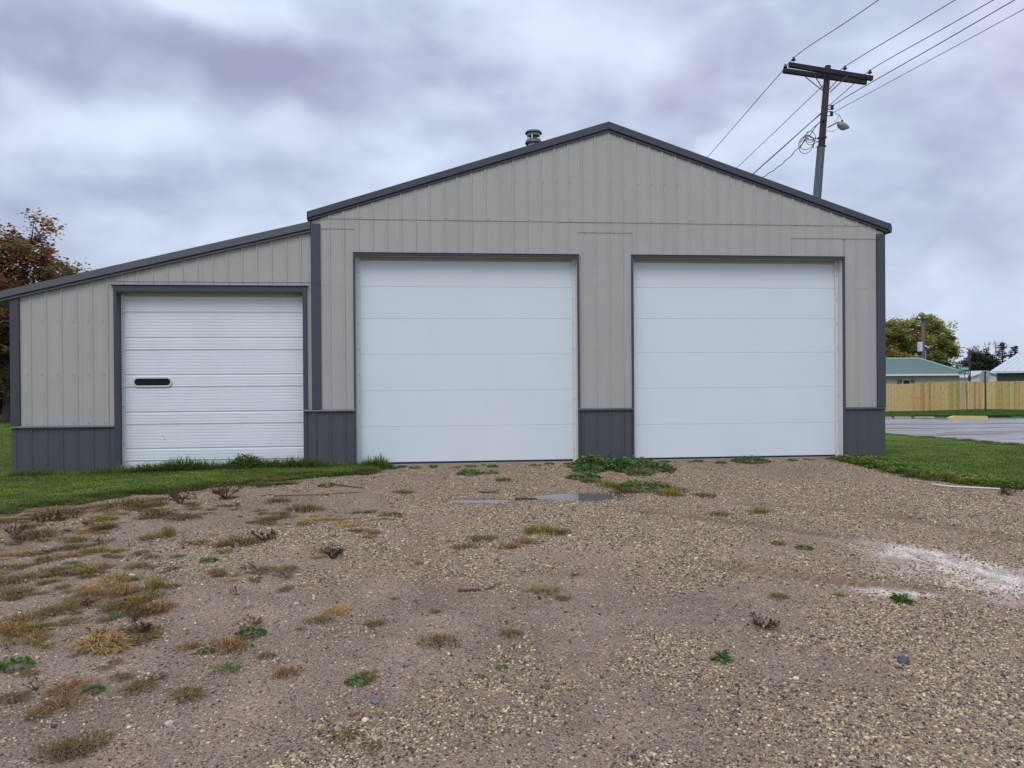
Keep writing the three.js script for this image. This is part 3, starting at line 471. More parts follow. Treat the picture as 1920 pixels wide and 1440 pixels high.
  const hd = new GB(); hd.geo(new THREE.LatheGeometry([[0, -0.15], [0.045, -0.145], [0.075, -0.11], [0.092, -0.05], [0.09, 0.03], [0.07, 0.11], [0.035, 0.18], [0, 0.205]].map(q => new THREE.Vector2(...q)), 20), new THREE.Matrix4().makeRotationZ(-Math.PI / 2 - 0.30)); hd.build('housing', std([0.27, 0.275, 0.27], { roughness: 0.45, map: scuffs }), L);
  const ln = new GB(); ln.geo(new THREE.SphereGeometry(1, 18, 10, 0, Math.PI * 2, Math.PI * 0.5, Math.PI * 0.5), new THREE.Matrix4().makeRotationZ(-0.3).multiply(new THREE.Matrix4().makeScale(0.12, 0.085, 0.07)).setPosition(-0.005, -0.04, 0)); ln.build('lens', std([0.22, 0.21, 0.18], { roughness: 0.3 }), L);
  const ey = new GB(); ey.bar([-0.02, 0.07, 0], [-0.01, 0.145, 0], 0.035, 0.03, 12); ey.build('photocell', iron, L);
  // wires
  const wire = (pts, r, label, name = 'overhead_wire', seg = 220) => { const k = new GB(); k.tube(pts, r, 5, seg); return tag(k.build(name, cable), label, 'wire'); };
  const run = (a, n, f) => { // through the pole: far end, pole, past the camera side
    const dn = [(n[0] - a[0]), (n[1] - a[1]), (n[2] - a[2])], pts = []; for (const t of [11, 8, 6, 4, 2.5, 1.5, 0.7, 0]) pts.push([a[0] + dn[0] * t, a[1] + dn[1] * t + 0.004 * t * (t - 1), a[2] + dn[2] * t]);
    if (f) { const b = f[0], e = f[1], d = [e[0] - b[0], e[1] - b[1], e[2] - b[2]]; for (const t of [0.02, 0.5, 1, 2, 3.5]) pts.push([b[0] + d[0] * t, b[1] + d[1] * t, b[2] + d[2] * t]); }
    return pts;
  };
  wire(run([9.66, 9.97, -7.22], [10.06, 9.91, -3.92], [[9.57, 9.82, -7.6], [10.32, 9.74, -15.59]]), 0.0105, 'overhead wire over the outer end of the crossarm, on the garage ridge side');
  wire(run([11.11, 9.79, -7.22], [11.59, 9.76, -3.48], [[11.12, 9.80, -7.6], [12.06, 9.79, -16.95]]), 0.0105, 'overhead wire on the insulator just beside the pole top');
  wire(run([11.82, 9.71, -7.22], [12.33, 9.68, -3.26], [[11.83, 9.7, -7.6], [12.95, 9.7, -17.64]]), 0.0105, 'overhead wire over the crossarm end farthest from the garage ridge');
  wire(run([10.80, 8.76, -7.33], [11.45, 8.8, -1.53], [[10.6, 8.62, -7.45], [11.12, 8.51, -13.24]]), 0.0105, 'overhead wire tied to the upper spool on the pole side');
  wire(run([10.82, 8.57, -7.33], [11.57, 8.58, -1.44], null), 0.007, 'thin pale wire running from the lower spool on the pole towards the street');
  { const k = [], a = [10.50, 8.36, -7.38], e = [11.14, 8.2, -12.55]; for (let i = 0; i <= 90; i++) { const t = i / 30; k.push([a[0] + (e[0] - a[0]) * t + 0.012 * Math.cos(i * 1.3), a[1] + (e[1] - a[1]) * t - 0.18 * Math.sin(Math.min(1, t) * Math.PI) + 0.012 * Math.sin(i * 1.3), a[2] + (e[2] - a[2]) * t]); } wire(k, 0.012, 'lowest twisted service cable running from the pole down behind the roof', 'service_cable', 160); }
  // loose coil and drop leads
  const c = thing('cable_coil', 'loose coil of thin black cable hanging beside the pole', 'cable coil', [10.06, 7.74, -7.3]), r = mulberry(8);
  for (let n = 0; n < 4; n++) { const pts = [], R = [0.21, 0.16, 0.2, 0.13][n], ox = [-0.02, 0.0, 0.1, 0.05][n], oy = [-0.06, -0.02, 0.12, 0.1][n], ph = r() * 6; for (let i = 0; i <= 22; i++) { const q = i / 22 * 6.1 + ph; pts.push([ox + Math.cos(q) * R * (n === 2 ? 0.45 : 1) * (1 + 0.06 * Math.sin(3 * q + n)), oy + Math.sin(q) * R, 0.1 * Math.sin(q + n)]); } const k = new GB(); k.tube(pts, 0.0085, 5, 44); k.build('loop', cable, c); }
  for (const pts of [[[-0.2, -0.16, 0], [-0.05, 0.03, 0], [0.15, 0.08, 0], [0.42, 0.14, 0]], [[0.42, 0.0, 0], [0.27, 0.03, 0.02], [0.1, 0.06, 0], [-0.06, 0.14, 0], [0.12, 0.34, 0], [0.4, 0.58, 0]], [[0.18, -0.16, 0], [0.2, -0.04, 0], [0.3, 0.02, 0], [0.42, 0.12, 0]], [[-0.2, 0.0, 0], [0, 0.1, 0], [0.22, 0.12, 0], [0.42, 0.05, 0]]]) { const k = new GB(); k.tube(pts, 0.009, 5, 30); k.build('lead', cable, c); }
  for (const [pts, w] of [[[[10.85, 8.56, -7.3], [10.98, 8.48, -7.28], [11.03, 8.32, -7.26], [11.03, 8.27, -7.26]], 0.007], [[[10.6, 8.06, -7.28], [10.74, 8.03, -7.26], [10.9, 8.1, -7.25], [10.98, 8.2, -7.25]], 0.006], [[[10.95, 8.48, -7.28], [10.92, 8.38, -7.27], [10.82, 8.3, -7.27]], 0.005]]) { const k = new GB(); k.tube(pts, w, 5, 20); k.build('lead', cable, L).position.set(-11.05, -8.2, 7.25); }
}

// ---------------------------------------------------------------- far side of the street: fence, houses, signs, poles
{
  const grains = [0, 1, 2].map(n => tex(128, 512, (u, v) => {
    const a = fbm(u * 26 + n * 7, v * 5 + n, 3, 401 + n, 0), b = fbm(u * 2, v * 6 + n * 3, 3, 409 + n, 0); let c = mix3([0.62, 0.47, 0.23], [0.80, 0.66, 0.38], clamp(a * 0.8 + b * 0.5, 0, 1));
    for (let k = 0; k < 3; k++) { const kx = hash2(k, n, 5), ky = hash2(k, n, 9), dx = (u - kx) * 0.14, dy = (v - ky) * 1.9, q = Math.hypot(dx, dy * 0.8); if (q < 0.032) c = mix3([0.13, 0.07, 0.03], c, sm(0.008, 0.032, q)); }
    return c;
  }, true, 1));
  const mats = []; for (let n = 0; n < 9; n++) { const t = [[1, 1, 1], [0.92, 0.86, 0.78], [0.86, 0.92, 0.80], [1.06, 1.03, 1.02], [0.66, 0.60, 0.48], [1.05, 0.92, 0.78], [0.70, 0.80, 0.58], [1.05, 1.05, 0.92], [0.86, 0.72, 0.55]][n]; mats.push(std([t[0] * 0.78, t[1] * 0.73, t[2] * 0.60], { roughness: 0.85, map: grains[n % 3] })); }
  const F = thing('wooden_fence', 'new yellowish wooden board fence across the street', 'fence'), r = mulberry(77);
  const bg = [0, 1, 2].map(n => { const g = new RoundedBoxGeometry(0.132, 1, 0.02, 1, 0.004), u = g.attributes.uv, p = g.attributes.position; for (let i = 0; i < u.count; i++) u.setXY(i, p.getX(i) / 0.14 + 0.5, p.getY(i) + 0.5 + n * 0.31); return g; });
  const span = (x0, z0, x1, z1, yt0, yt1, yb, pale) => {
    const L = Math.hypot(x1 - x0, z1 - z0), n = Math.round(L / 0.142), a = -Math.atan2(z1 - z0, x1 - x0);
    for (let i = 0; i < n; i++) { const t = (i + 0.5) / n, yt = mix(yt0, yt1, t) + 0.03 * (r() - 0.5), m = new THREE.Mesh(bg[Math.floor(r() * 3)], pale ? mats[[3, 7, 0][i % 3]] : mats[Math.floor(r() * 9)]); m.name = 'board'; m.castShadow = m.receiveShadow = true; m.scale.y = yt - yb; m.position.set(mix(x0, x1, t), (yt + yb) / 2, mix(z0, z1, t) + 0.02 * (r() - 0.5)); m.rotation.y = a; m.rotation.z = 0.006 * (r() - 0.5); F.add(m); }
    for (const y of [yb + 0.35, yb + 1.0, yb + 1.6]) { const g = new GB(); g.box(-L / 2, L / 2, -0.045, 0.045, -0.06, -0.015, 0.004); const m = g.build('rail', mats[4], F); m.position.set((x0 + x1) / 2, y, (z0 + z1) / 2); m.rotation.y = a; }
    for (let i = 0; i <= Math.round(L / 2.4); i++) { const t = Math.min(0.98, i * 2.4 / L + 0.01), g = new GB(); g.box(-0.045, 0.045, yb - 0.2, mix(yt0, yt1, t) - 0.06, -0.155, -0.065, 0.005); const m = g.build('post', mats[4], F); m.position.set(mix(x0, x1, t), 0, mix(z0, z1, t)); m.rotation.y = a; }
  };
  span(24.6, -31.7, 29.30, -32.25, 0.985, 1.0, -0.93, true); span(29.36, -32.42, 33.15, -32.5, 1.02, 1.14, -0.93); span(33.2, -32.45, 42.5, -32.3, 1.12, 1.08, -0.90);
  const mk = top(new THREE.Mesh(new THREE.PlaneGeometry(0.26, 0.10), std([0.85, 0.22, 0.10], { roughness: 0.7 })), 'paint_mark', 'small orange spray paint mark on the wooden fence', 'paint mark'); mk.geometry = new RoundedBoxGeometry(0.26, 0.09, 0.006, 1, 0.002); mk.position.set(29.95, 0.12, -32.41); mk.rotation.z = 0.18;

  const ribbed = (g, a, b, c, d, n, h, col) => { // seams up a roof plane a-b (eave) to d-c (ridge)
    g.quad(a, b, c, d, col); for (let i = 1; i < n; i++) { const t = i / n, p = mix3(a, b, t), q = mix3(d, c, t), w = 0.03; g.quad([p[0] - w, p[1] + 0.01, p[2]], [p[0], p[1] + h, p[2]], [q[0], q[1] + h, q[2]], [q[0] - w, q[1] + 0.01, q[2]], col); g.quad([p[0], p[1] + h, p[2]], [p[0] + w, p[1] + 0.01, p[2]], [q[0] + w, q[1] + 0.01, q[2]], [q[0], q[1] + h, q[2]], col); }
  };
  function hipHouse(name, label, o) {
    const H = thing(name, label, 'house', o.at, o.turn), { x0, x1, z0, z1, eave, ridge, rx0, rx1, over, base } = o, zm = (z0 + z1) / 2;
    const w = new GB(); w.box(x0 + over, x1 - over, base, eave - 0.02, z1 + over, z0 - over); w.build('wall', o.wall, H);
    const g = new GB(); ribbed(g, [x0, eave, z0], [x1, eave, z0], [rx1, ridge, zm], [rx0, ridge, zm], o.seams, 0.035); g.tri([x1, eave, z0], [x1, eave, z1], [rx1, ridge, zm]); g.quad([x1, eave, z1], [x0, eave, z1], [rx0, ridge, zm], [rx1, ridge, zm]); g.tri([x0, eave, z1], [x0, eave, z0], [rx0, ridge, zm]); g.quad([x0, eave - 0.015, z1], [x1, eave - 0.015, z1], [x1, eave - 0.015, z0], [x0, eave - 0.015, z0]); g.build('roof', o.roof, H);
    const f = new GB(); f.box(x0, x1, eave - 0.15, eave - 0.005, z0, z0 + 0.03, 0.005); f.box(x1, x1 + 0.03, eave - 0.15, eave - 0.005, z1, z0); f.build('fascia', o.fascia, H);
    const c = new GB(); c.bar([rx0, ridge + 0.01, zm], [rx1, ridge + 0.01, zm], 0.06, 0.06, 8); c.bar([rx1, ridge + 0.01, zm], [x1, eave + 0.01, z0], 0.05, 0.05, 8); c.build('ridge_cap', o.cap, H);
    return H;
  }
  const h1 = hipHouse('green_roof_house', 'low tan house with a green metal hip roof behind the fence', { x0: 24, x1: 41.4, z0: -43.4, z1: -48.4, eave: 1.68, ridge: 2.93, rx0: 26.5, rx1: 39.0, over: 0.45, base: -1.2, seams: 56, wall: std([0.50, 0.46, 0.38], { roughness: 0.8, map: rinse }), roof: std([0.10, 0.185, 0.165], { roughness: 0.45, map: rinse }), fascia: std([0.72, 0.71, 0.67]), cap: std([0.34, 0.46, 0.42]) });
  for (const x of [34.0, 36.5]) { const w = new THREE.Group(); w.name = 'window'; h1.add(w); const g = new GB(); g.box(x - 0.32, x + 0.32, -0.1, 1.24, -43.86, -43.80, 0.006); g.build('window_frame', std([0.6, 0.6, 0.57]), w); const p = new GB(); p.box(x - 0.26, x + 0.26, -0.04, 1.18, -43.81, -43.79); p.build('window_pane', M.pane, w); for (const s of [-1, 1]) { const k = new GB(); k.box(x + s * 0.52 - 0.19, x + s * 0.52 + 0.19, -0.1, 1.24, -43.86, -43.81, 0.006); k.build('shutter', std([0.10, 0.12, 0.12]), h1); } }
  hipHouse('metal_roof_shed', 'slate blue shed with a pale ribbed metal roof behind the fence', { turn: -0.656, at: [44.7, 0, -45.4], x0: 0, x1: 12, z0: 0, z1: -7, eave: 1.86, ridge: 3.38, rx0: 2.0, rx1: 10, over: 0.5, base: -1.4, seams: 26, wall: std([0.10, 0.11, 0.135], { roughness: 0.7, map: rinse }), roof: std([0.58, 0.60, 0.63], { roughness: 0.35, metalness: 0.2, map: rinse }), fascia: std([0.66, 0.67, 0.68]), cap: std([0.6, 0.61, 0.63]) });
  { const H = thing('white_garage', 'small white gable-fronted outbuilding between the green-roofed house and the metal-roofed shed', 'outbuilding'); const w = new GB(); w.prism([[51.8, -1.3], [55.4, -1.3], [55.4, 1.36], [53.5, 1.92], [51.8, 1.36]], -62, -57.4); w.build('wall', std([0.66, 0.67, 0.68], { roughness: 0.7, map: rinse }), H); const g = new GB(); g.prism([[51.6, 1.30], [53.5, 1.92], [55.6, 1.30], [55.6, 1.40], [53.5, 2.03], [51.6, 1.40]], -62.2, -57.2); g.build('roof', std([0.5, 0.5, 0.52]), H); }
  { const H = thing('chimney_stand_in', 'brown roofed box standing in for a brick chimney past the corner of the green roof', 'shed'); const w = new GB(); w.prism([[50.9, -1.3], [52.1, -1.3], [52.1, 1.95], [50.9, 1.9]], -63, -59.5); w.build('wall', std([0.26, 0.17, 0.13], { roughness: 0.8, map: rinse }), H); const g = new GB(); g.prism([[50.8, 1.9], [52.3, 1.96], [52.3, 2.03], [50.8, 1.98]], -63.2, -59.3); g.build('roof', std([0.06, 0.05, 0.05]), H); }  // roofed box added in place of a brick chimney
  // power pole with its transformer
  const grey = std([0.16, 0.13, 0.115], { roughness: 0.9 }), dk = std([0.045, 0.04, 0.04], { roughness: 0.8 });
  { const p = thing('power_pole', 'brown power pole with a single crossarm and transformer behind the green roof', 'utility pole', [41.6, -1, -49.4]); const g = new GB(); g.bar([0, 0, 0], [0.05, 7.6, 0], 0.17, 0.13, 12); g.build('pole', grey, p); const a = new GB(); a.box(-0.68, 0.72, 7.30, 7.44, 0.12, 0.24, 0.01); a.build('crossarm', dk, p); const b = new GB(); b.bar([0.22, 0, 0.15], [0.2, 4.7, 0.1], 0.055, 0.05, 8); b.build('conduit', std([0.3, 0.27, 0.25]), p); for (const x of [-0.55, -0.1, 0.6]) { const k = new GB(); k.bar([x, 7.44, 0.18], [x, 7.62, 0.18], 0.035, 0.03, 8); k.build('insulator', dk, p); } }
  { const t = thing('transformer', 'pale grey cylindrical transformer on the power pole behind the green roof', 'transformer', [41.27, 3.62, -49.25]); const g = new GB(); g.bar([0, 0, 0], [0, 0.74, 0], 0.2, 0.2, 20); g.bar([0, 0.74, 0], [0, 0.80, 0], 0.21, 0.17, 20); g.build('tank', std([0.55, 0.57, 0.59], { roughness: 0.45 }), t); const b = new GB(); for (const x of [-0.08, 0.08]) b.bar([x, 0.8, 0], [x, 0.95, 0], 0.03, 0.025, 8); b.bar([0, 0.01, 0], [0, -0.02, 0], 0.205, 0.205, 20); b.build('bushing', dk, t); }
  { const l = thing('street_lamp', 'distant street lamp with a long thin arm behind the street name sign', 'street lamp', [48.85, -1.2, -53.4]); const g = new GB(); g.bar([0, 0, 0], [0, 5.1, 0], 0.13, 0.10, 10); g.build('pole', dk, l); const a = new GB(); a.tube([[0, 4.9, 0], [-0.15, 5.2, 0], [-0.45, 5.33, 0]], 0.025, 6, 12); a.build('arm', std([0.3, 0.3, 0.31]), l); const h = new GB(); h.geo(new THREE.SphereGeometry(1, 12, 8), new THREE.Matrix4().makeScale(0.14, 0.045, 0.06).setPosition(-0.55, 5.33, 0)); h.build('lamp_head', std([0.2, 0.2, 0.21]), l); }
  // street name sign: post leaning a little, two crossed green blades with worn pale lettering
  { const base = land(32.43, -31.4), s = thing('street_name_sign', 'green street name sign on a thin leaning post before the fence', 'street sign', [32.43, base, -31.4]); const g = new GB(); const topY = 1.55 - base; g.bar([0, -0.2, 0], [-0.19, topY, 0], 0.03, 0.026, 8); g.build('post', std([0.25, 0.25, 0.24], { metalness: 0.4, roughness: 0.5 }), s);
    const green = std([0.012, 0.17, 0.11], { roughness: 0.5 }), pale = std([0.55, 0.68, 0.62], { roughness: 0.5 }), r2 = mulberry(9);
    for (const [y, a, w] of [[topY + 0.36, 0.15, 0.62], [topY + 0.12, -0.75, 0.62]]) { const k = new THREE.Group(); k.name = 'sign_blade'; k.position.set(-0.2, y, 0); k.rotation.y = a; s.add(k); const b = new GB(); b.box(-w / 2, w / 2, -0.11, 0.11, -0.006, 0.006, 0.002); b.build('plate', green, k); const t = new GB(); for (let x = -w / 2 + 0.06; x < w / 2 - 0.05; x += 0.07) { if (r2() < 0.15) continue; t.box(x, x + 0.018, -0.065, 0.065, 0.006, 0.009); t.box(x + 0.018, x + 0.045, r2() < 0.5 ? 0.045 : -0.065, r2() < 0.5 ? 0.065 : 0.06, 0.006, 0.0085); } t.build('lettering', pale, k); }
    const c = new GB(); c.bar([-0.19, topY - 0.02, 0], [-0.2, topY + 0.27, 0], 0.022, 0.022, 8); c.build('bracket', green, s);
  }
  { const base = land(32.07, -29.4), s = thing('stop_sign', 'octagonal traffic sign seen from its grey back on a dark post', 'traffic sign', [32.07, base, -29.4], 0.13); const g = new GB(); g.box(-0.035, 0.035, -0.2, 1.72 - base, -0.02, 0.03, 0.004); g.build('post', std([0.035, 0.03, 0.032], { roughness: 0.7 }), s); const o = new THREE.Shape(); for (let i = 0; i < 8; i++) { const a = (i + 0.5) * Math.PI / 4; o[i ? 'lineTo' : 'moveTo'](0.40 * Math.cos(a), 0.40 * Math.sin(a)); } const k = new GB(); k.geo(new THREE.ExtrudeGeometry(o, { depth: 0.006, bevelEnabled: false }), new THREE.Matrix4().makeTranslation(0, 1.40 - base, -0.03)); k.build('plate', std([0.40, 0.41, 0.43], { roughness: 0.45, metalness: 0.3, map: scuffs }), s); }
}

// ---------------------------------------------------------------- trees
M.leaf = new THREE.MeshPhysicalMaterial({ color: rgb(1, 1, 1), roughness: 0.9, specularIntensity: 0.4, vertexColors: true, transmission: 0.6, thickness: 0, side: THREE.DoubleSide });
M.bark = std([0.075, 0.06, 0.05], { roughness: 0.95 });
function leafy(name, label, category, base, o) {
  // lobes: [x, y, z, radius x, radius y, radius z, clumps]; palette(x, y, z, r) -> colour
  const t = thing(name, label, category, base, 0, o.group), r = mulberry(o.seed), gs = () => (r() + r() + r() - 1.5) * 0.82;
  const wood = new GB(), P = [], N = [], C = [], fork = o.fork;
  wood.bar([0, -0.4, 0], [fork[0] * 0.5, fork[1] * 0.55, fork[2]], o.trunk, o.trunk * 0.8, 9); wood.bar([fork[0] * 0.5, fork[1] * 0.55, fork[2]], fork, o.trunk * 0.8, o.trunk * 0.62, 9);
  for (const L of o.lobes) {
    const mid = [L[0], L[1] - L[4] * 0.25, L[2]], knee = [mix(fork[0], mid[0], 0.45) + 0.15 * (r() - 0.5), mix(fork[1], mid[1], 0.55), mix(fork[2], mid[2], 0.45)];
    wood.bar(fork, knee, o.trunk * 0.5, o.trunk * 0.34, 6); wood.bar(knee, mid, o.trunk * 0.34, o.trunk * 0.18, 6);
    for (let n = 0; n < L[6]; n++) {
      let x, y, z, q; do { x = r() * 2 - 1; y = r() * 2 - 1; z = r() * 2 - 1; q = Math.hypot(x, y, z); } while (q > 1 || q < (o.hollow ?? 0.25));
      const w = 1 + 0.28 * (vnoise(x * 2.4 + L[0], y * 2.4 + L[1], o.seed) - 0.4); const c = [L[0] + x * L[3] * w, L[1] + y * L[4] * w, L[2] + z * L[5] * w];
      if (n % 2 === 0 || q > 0.8) { const k = [mix(mid[0], c[0], 0.5) + 0.1 * gs(), mix(mid[1], c[1], 0.45), mix(mid[2], c[2], 0.5) + 0.1 * gs()]; wood.bar(mid, k, o.trunk * 0.13, o.trunk * 0.08, 4); wood.bar(k, c, o.trunk * 0.08, o.trunk * 0.025, 4); }
      const cr = o.clump * (0.6 + 0.8 * r()), cnt = Math.round(o.leaves * (0.5 + r()) * (q > 0.85 ? (o.thin ?? 0.7) : 1)), cc = o.palette(c[0], c[1], c[2], r);
      for (let i = 0; i < cnt; i++) {
        const lx = c[0] + gs() * cr, ly = c[1] + gs() * cr * 0.8, lz = c[2] + gs() * cr, s = o.size * (0.6 + 0.8 * r()), a = r() * 6.283, tilt = (r() - 0.5) * 2.2, b = r() * 6.283;
        const ux = Math.cos(a), uz = Math.sin(a), uy = 0.7 * (r() - 0.6), vx = -uz * Math.cos(tilt), vz = ux * Math.cos(tilt), vy = Math.sin(tilt), h = s * 0.32, k = 0.7 + 0.6 * r();
        const A = [lx, ly, lz], B2 = [lx + ux * s * 0.5 + vx * h, ly + uy * s * 0.5 + vy * h, lz + uz * s * 0.5 + vz * h], D = [lx + ux * s, ly + uy * s, lz + uz * s], E2 = [lx + ux * s * 0.5 - vx * h, ly + uy * s * 0.5 - vy * h, lz + uz * s * 0.5 - vz * h];
        for (const v of [A, B2, D, A, D, E2]) { P.push(v[0], v[1], v[2]); C.push(cc[0] * k, cc[1] * k, cc[2] * k); }
      }
    }
  }
  const g = new THREE.BufferGeometry(); g.setAttribute('position', new THREE.Float32BufferAttribute(P, 3)); g.setAttribute('color', new THREE.Float32BufferAttribute(C, 3)); g.computeVertexNormals();
  wood.build('trunk', M.bark, t); const m = new THREE.Mesh(g, M.leaf); m.name = 'crown'; m.castShadow = m.receiveShadow = true; kind(m, 'stuff'); t.add(m); return t;
}
const pick = (r, list) => list[Math.floor(r() * list.length)];
const B0 = [-16.65, -0.2, -19.4];
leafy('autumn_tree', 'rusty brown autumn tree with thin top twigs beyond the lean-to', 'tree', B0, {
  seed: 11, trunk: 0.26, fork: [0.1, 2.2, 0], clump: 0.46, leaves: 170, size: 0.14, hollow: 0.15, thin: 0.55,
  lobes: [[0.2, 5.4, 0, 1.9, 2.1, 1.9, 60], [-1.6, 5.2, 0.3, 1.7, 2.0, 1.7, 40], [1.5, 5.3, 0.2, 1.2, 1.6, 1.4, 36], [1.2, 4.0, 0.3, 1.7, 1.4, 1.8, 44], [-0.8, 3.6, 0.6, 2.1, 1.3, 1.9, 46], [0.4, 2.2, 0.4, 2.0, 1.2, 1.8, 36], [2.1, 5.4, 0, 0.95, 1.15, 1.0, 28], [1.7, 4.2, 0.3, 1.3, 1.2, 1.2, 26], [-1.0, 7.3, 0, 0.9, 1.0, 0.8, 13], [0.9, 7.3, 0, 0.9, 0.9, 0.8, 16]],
  palette: (x, y, z, r) => { const g = sm(1.3, 2.6, x + (r() - 0.5) * 1.2) * sm(7, 5, y), low = sm(3.6, 1.6, y); let c = pick(r, [[0.34, 0.14, 0.045], [0.27, 0.135, 0.04], [0.36, 0.20, 0.05], [0.21, 0.095, 0.045], [0.20, 0.15, 0.04]]); c = mix3(c, [0.09, 0.16, 0.035], g * 0.9); return mix3(c, [0.055, 0.06, 0.02], low * 0.7); },  // low: shade of the lower crown put into the leaf colour
});
leafy('dark_shrub', 'dense dark green shrub under the autumn tree by the lawn', 'shrub', [-18.2, -0.2, -20.6], { seed: 12, trunk: 0.12, fork: [0, 0.6, 0], clump: 0.45, leaves: 110, size: 0.16, lobes: [[0, 1.6, 0, 1.9, 1.5, 1.4, 46], [1.7, 1.2, 0.2, 1.3, 1.2, 1.2, 34], [0.6, 3.0, -0.3, 1.7, 1.2, 1.2, 30], [-1.8, 2.2, 0, 1.6, 2, 1.3, 30]], palette: (x, y, z, r) => pick(r, [[0.035, 0.05, 0.02], [0.045, 0.06, 0.02], [0.07, 0.05, 0.025]]) });
const YG = [52.0, -1.2, -65.4];
leafy('yellow_green_tree', 'large yellow-green broadleaf tree behind the green-roofed house', 'tree', YG, {
  seed: 21, trunk: 0.34, fork: [0, 3.2, 0], clump: 0.6, leaves: 110, size: 0.28, hollow: 0.3, thin: 0.6,
  lobes: [[-2.6, 7.3, 0, 1.9, 1.7, 1.9, 44], [0.6, 8.1, 0, 1.7, 1.5, 1.7, 32], [2.3, 7.4, 0, 1.5, 1.9, 1.6, 34], [0, 5.8, 0.6, 2.5, 1.7, 2, 50], [-3.6, 5.4, 0, 2.0, 2.1, 1.8, 52], [-4.6, 6.6, 0, 1.5, 1.5, 1.5, 26], [2.5, 4.7, 0.2, 1.5, 1.6, 1.5, 32], [3.0, 6.0, 0, 1.2, 1.1, 1.3, 14], [-1, 3.8, 0.6, 2.4, 1.4, 1.6, 40], [1.6, 3.2, 0.5, 2.0, 1.2, 1.6, 34]],
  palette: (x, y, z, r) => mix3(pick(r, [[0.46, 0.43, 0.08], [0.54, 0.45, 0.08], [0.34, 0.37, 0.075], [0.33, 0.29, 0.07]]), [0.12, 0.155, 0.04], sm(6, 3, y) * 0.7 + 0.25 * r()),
});
leafy('yellow_shrub', 'bright yellow shrub showing just above the green roof', 'shrub', [48.2, -1.2, -63], { seed: 22, trunk: 0.1, fork: [0, 2.6, 0], clump: 0.34, leaves: 90, size: 0.2, lobes: [[0, 4.5, 0, 1.0, 1.0, 1, 24], [1.0, 4.2, 0.1, 0.8, 1.0, 0.9, 18], [-0.9, 4.4, 0, 0.9, 1.1, 0.9, 18]], palette: (x, y, z, r) => pick(r, [[0.36, 0.27, 0.02], [0.42, 0.31, 0.02], [0.30, 0.25, 0.03]]) });
leafy('green_tree', 'rounded mid-green tree in the gap past the yellow-green tree', 'tree', [70.0, -1.2, -82.4], { seed: 31, trunk: 0.24, fork: [0, 2, 0], clump: 0.5, leaves: 120, size: 0.26, lobes: [[-0.4, 3.6, 0, 1.9, 1.6, 1.6, 34], [-1.9, 2.8, 0, 1.2, 1.3, 1.4, 20], [1.3, 4.4, 0, 1.6, 1.7, 1.6, 30]], palette: (x, y, z, r) => pick(r, [[0.075, 0.10, 0.035], [0.095, 0.115, 0.04], [0.06, 0.085, 0.035]]) });
leafy('dark_green_tree', 'dark blue-green tree beside the pale metal roof', 'tree', [73.0, -1.2, -83.5], { seed: 32, trunk: 0.24, fork: [0, 2, 0], clump: 0.5, leaves: 120, size: 0.26, lobes: [[-0.2, 4.6, 0, 1.6, 1.6, 1.5, 34], [0.9, 3.6, 0.2, 1.5, 1.7, 1.5, 34], [-1.4, 3.4, 0.2, 1.6, 1.5, 1.5, 30]], palette: (x, y, z, r) => pick(r, [[0.03, 0.05, 0.035], [0.04, 0.06, 0.035], [0.03, 0.045, 0.04]]) });
function spruce(label, base, H, R, seed) {
  const t = thing('spruce', label, 'tree', base), r = mulberry(seed), wood = new GB(), P = [], C = [];
  wood.bar([0, 0, 0], [0.12, H, 0], 0.2, 0.02, 8);
  for (let y = H * 0.12; y < H * 0.985; y += H * 0.035) { const k = 1 - y / H, n = 5 + Math.round(7 * k);
    for (let i = 0; i < n; i++) { const a = r() * 6.283, len = R * Math.pow(k, 0.8) * (0.55 + 0.65 * r()) + 0.12, ex = Math.cos(a) * len, ez = Math.sin(a) * len, ey = -0.12 * len + 0.2 * r(); wood.bar([0.12 * y / H, y, 0], [ex, y + ey, ez], 0.03, 0.008, 4);
      const m = 26 + Math.round(34 * k); for (let j = 0; j < m; j++) { const q = 0.15 + 0.9 * r(), px = ex * q, py = y + ey * q, pz = ez * q, s = 0.26 * (0.6 + 0.7 * r()), b = r() * 6.283, c = pick(r, [[0.025, 0.04, 0.03], [0.035, 0.05, 0.033], [0.045, 0.04, 0.04]]);
        const d = [Math.cos(a + (r() - 0.5) * 2) * s, -0.35 * s + 0.5 * s * (r() - 0.4), Math.sin(a + (r() - 0.5) * 2) * s], w = [Math.cos(b) * 0.06, Math.sin(b) * 0.06, Math.cos(b + 1) * 0.06];
        for (const v of [[px - w[0], py - w[1], pz - w[2]], [px + w[0], py + w[1], pz + w[2]], [px + d[0], py + d[1], pz + d[2]]]) { P.push(...v); C.push(...c); } } } }
  const g = new THREE.BufferGeometry(); g.setAttribute('position', new THREE.Float32BufferAttribute(P, 3)); g.setAttribute('color', new THREE.Float32BufferAttribute(C, 3)); g.computeVertexNormals();
  wood.build('trunk', M.bark, t); const m = new THREE.Mesh(g, M.leaf); m.name = 'crown'; m.castShadow = true; kind(m, 'stuff'); t.add(m);
}
spruce('dark pointed spruce, taller of the two beside the pale metal roof', [71.0, -1.2, -77.4], 7.1, 1.5, 41); spruce('dark ragged spruce partly behind the pale metal roof slope', [72.3, -1.2, -77.0], 6.6, 1.5, 42);
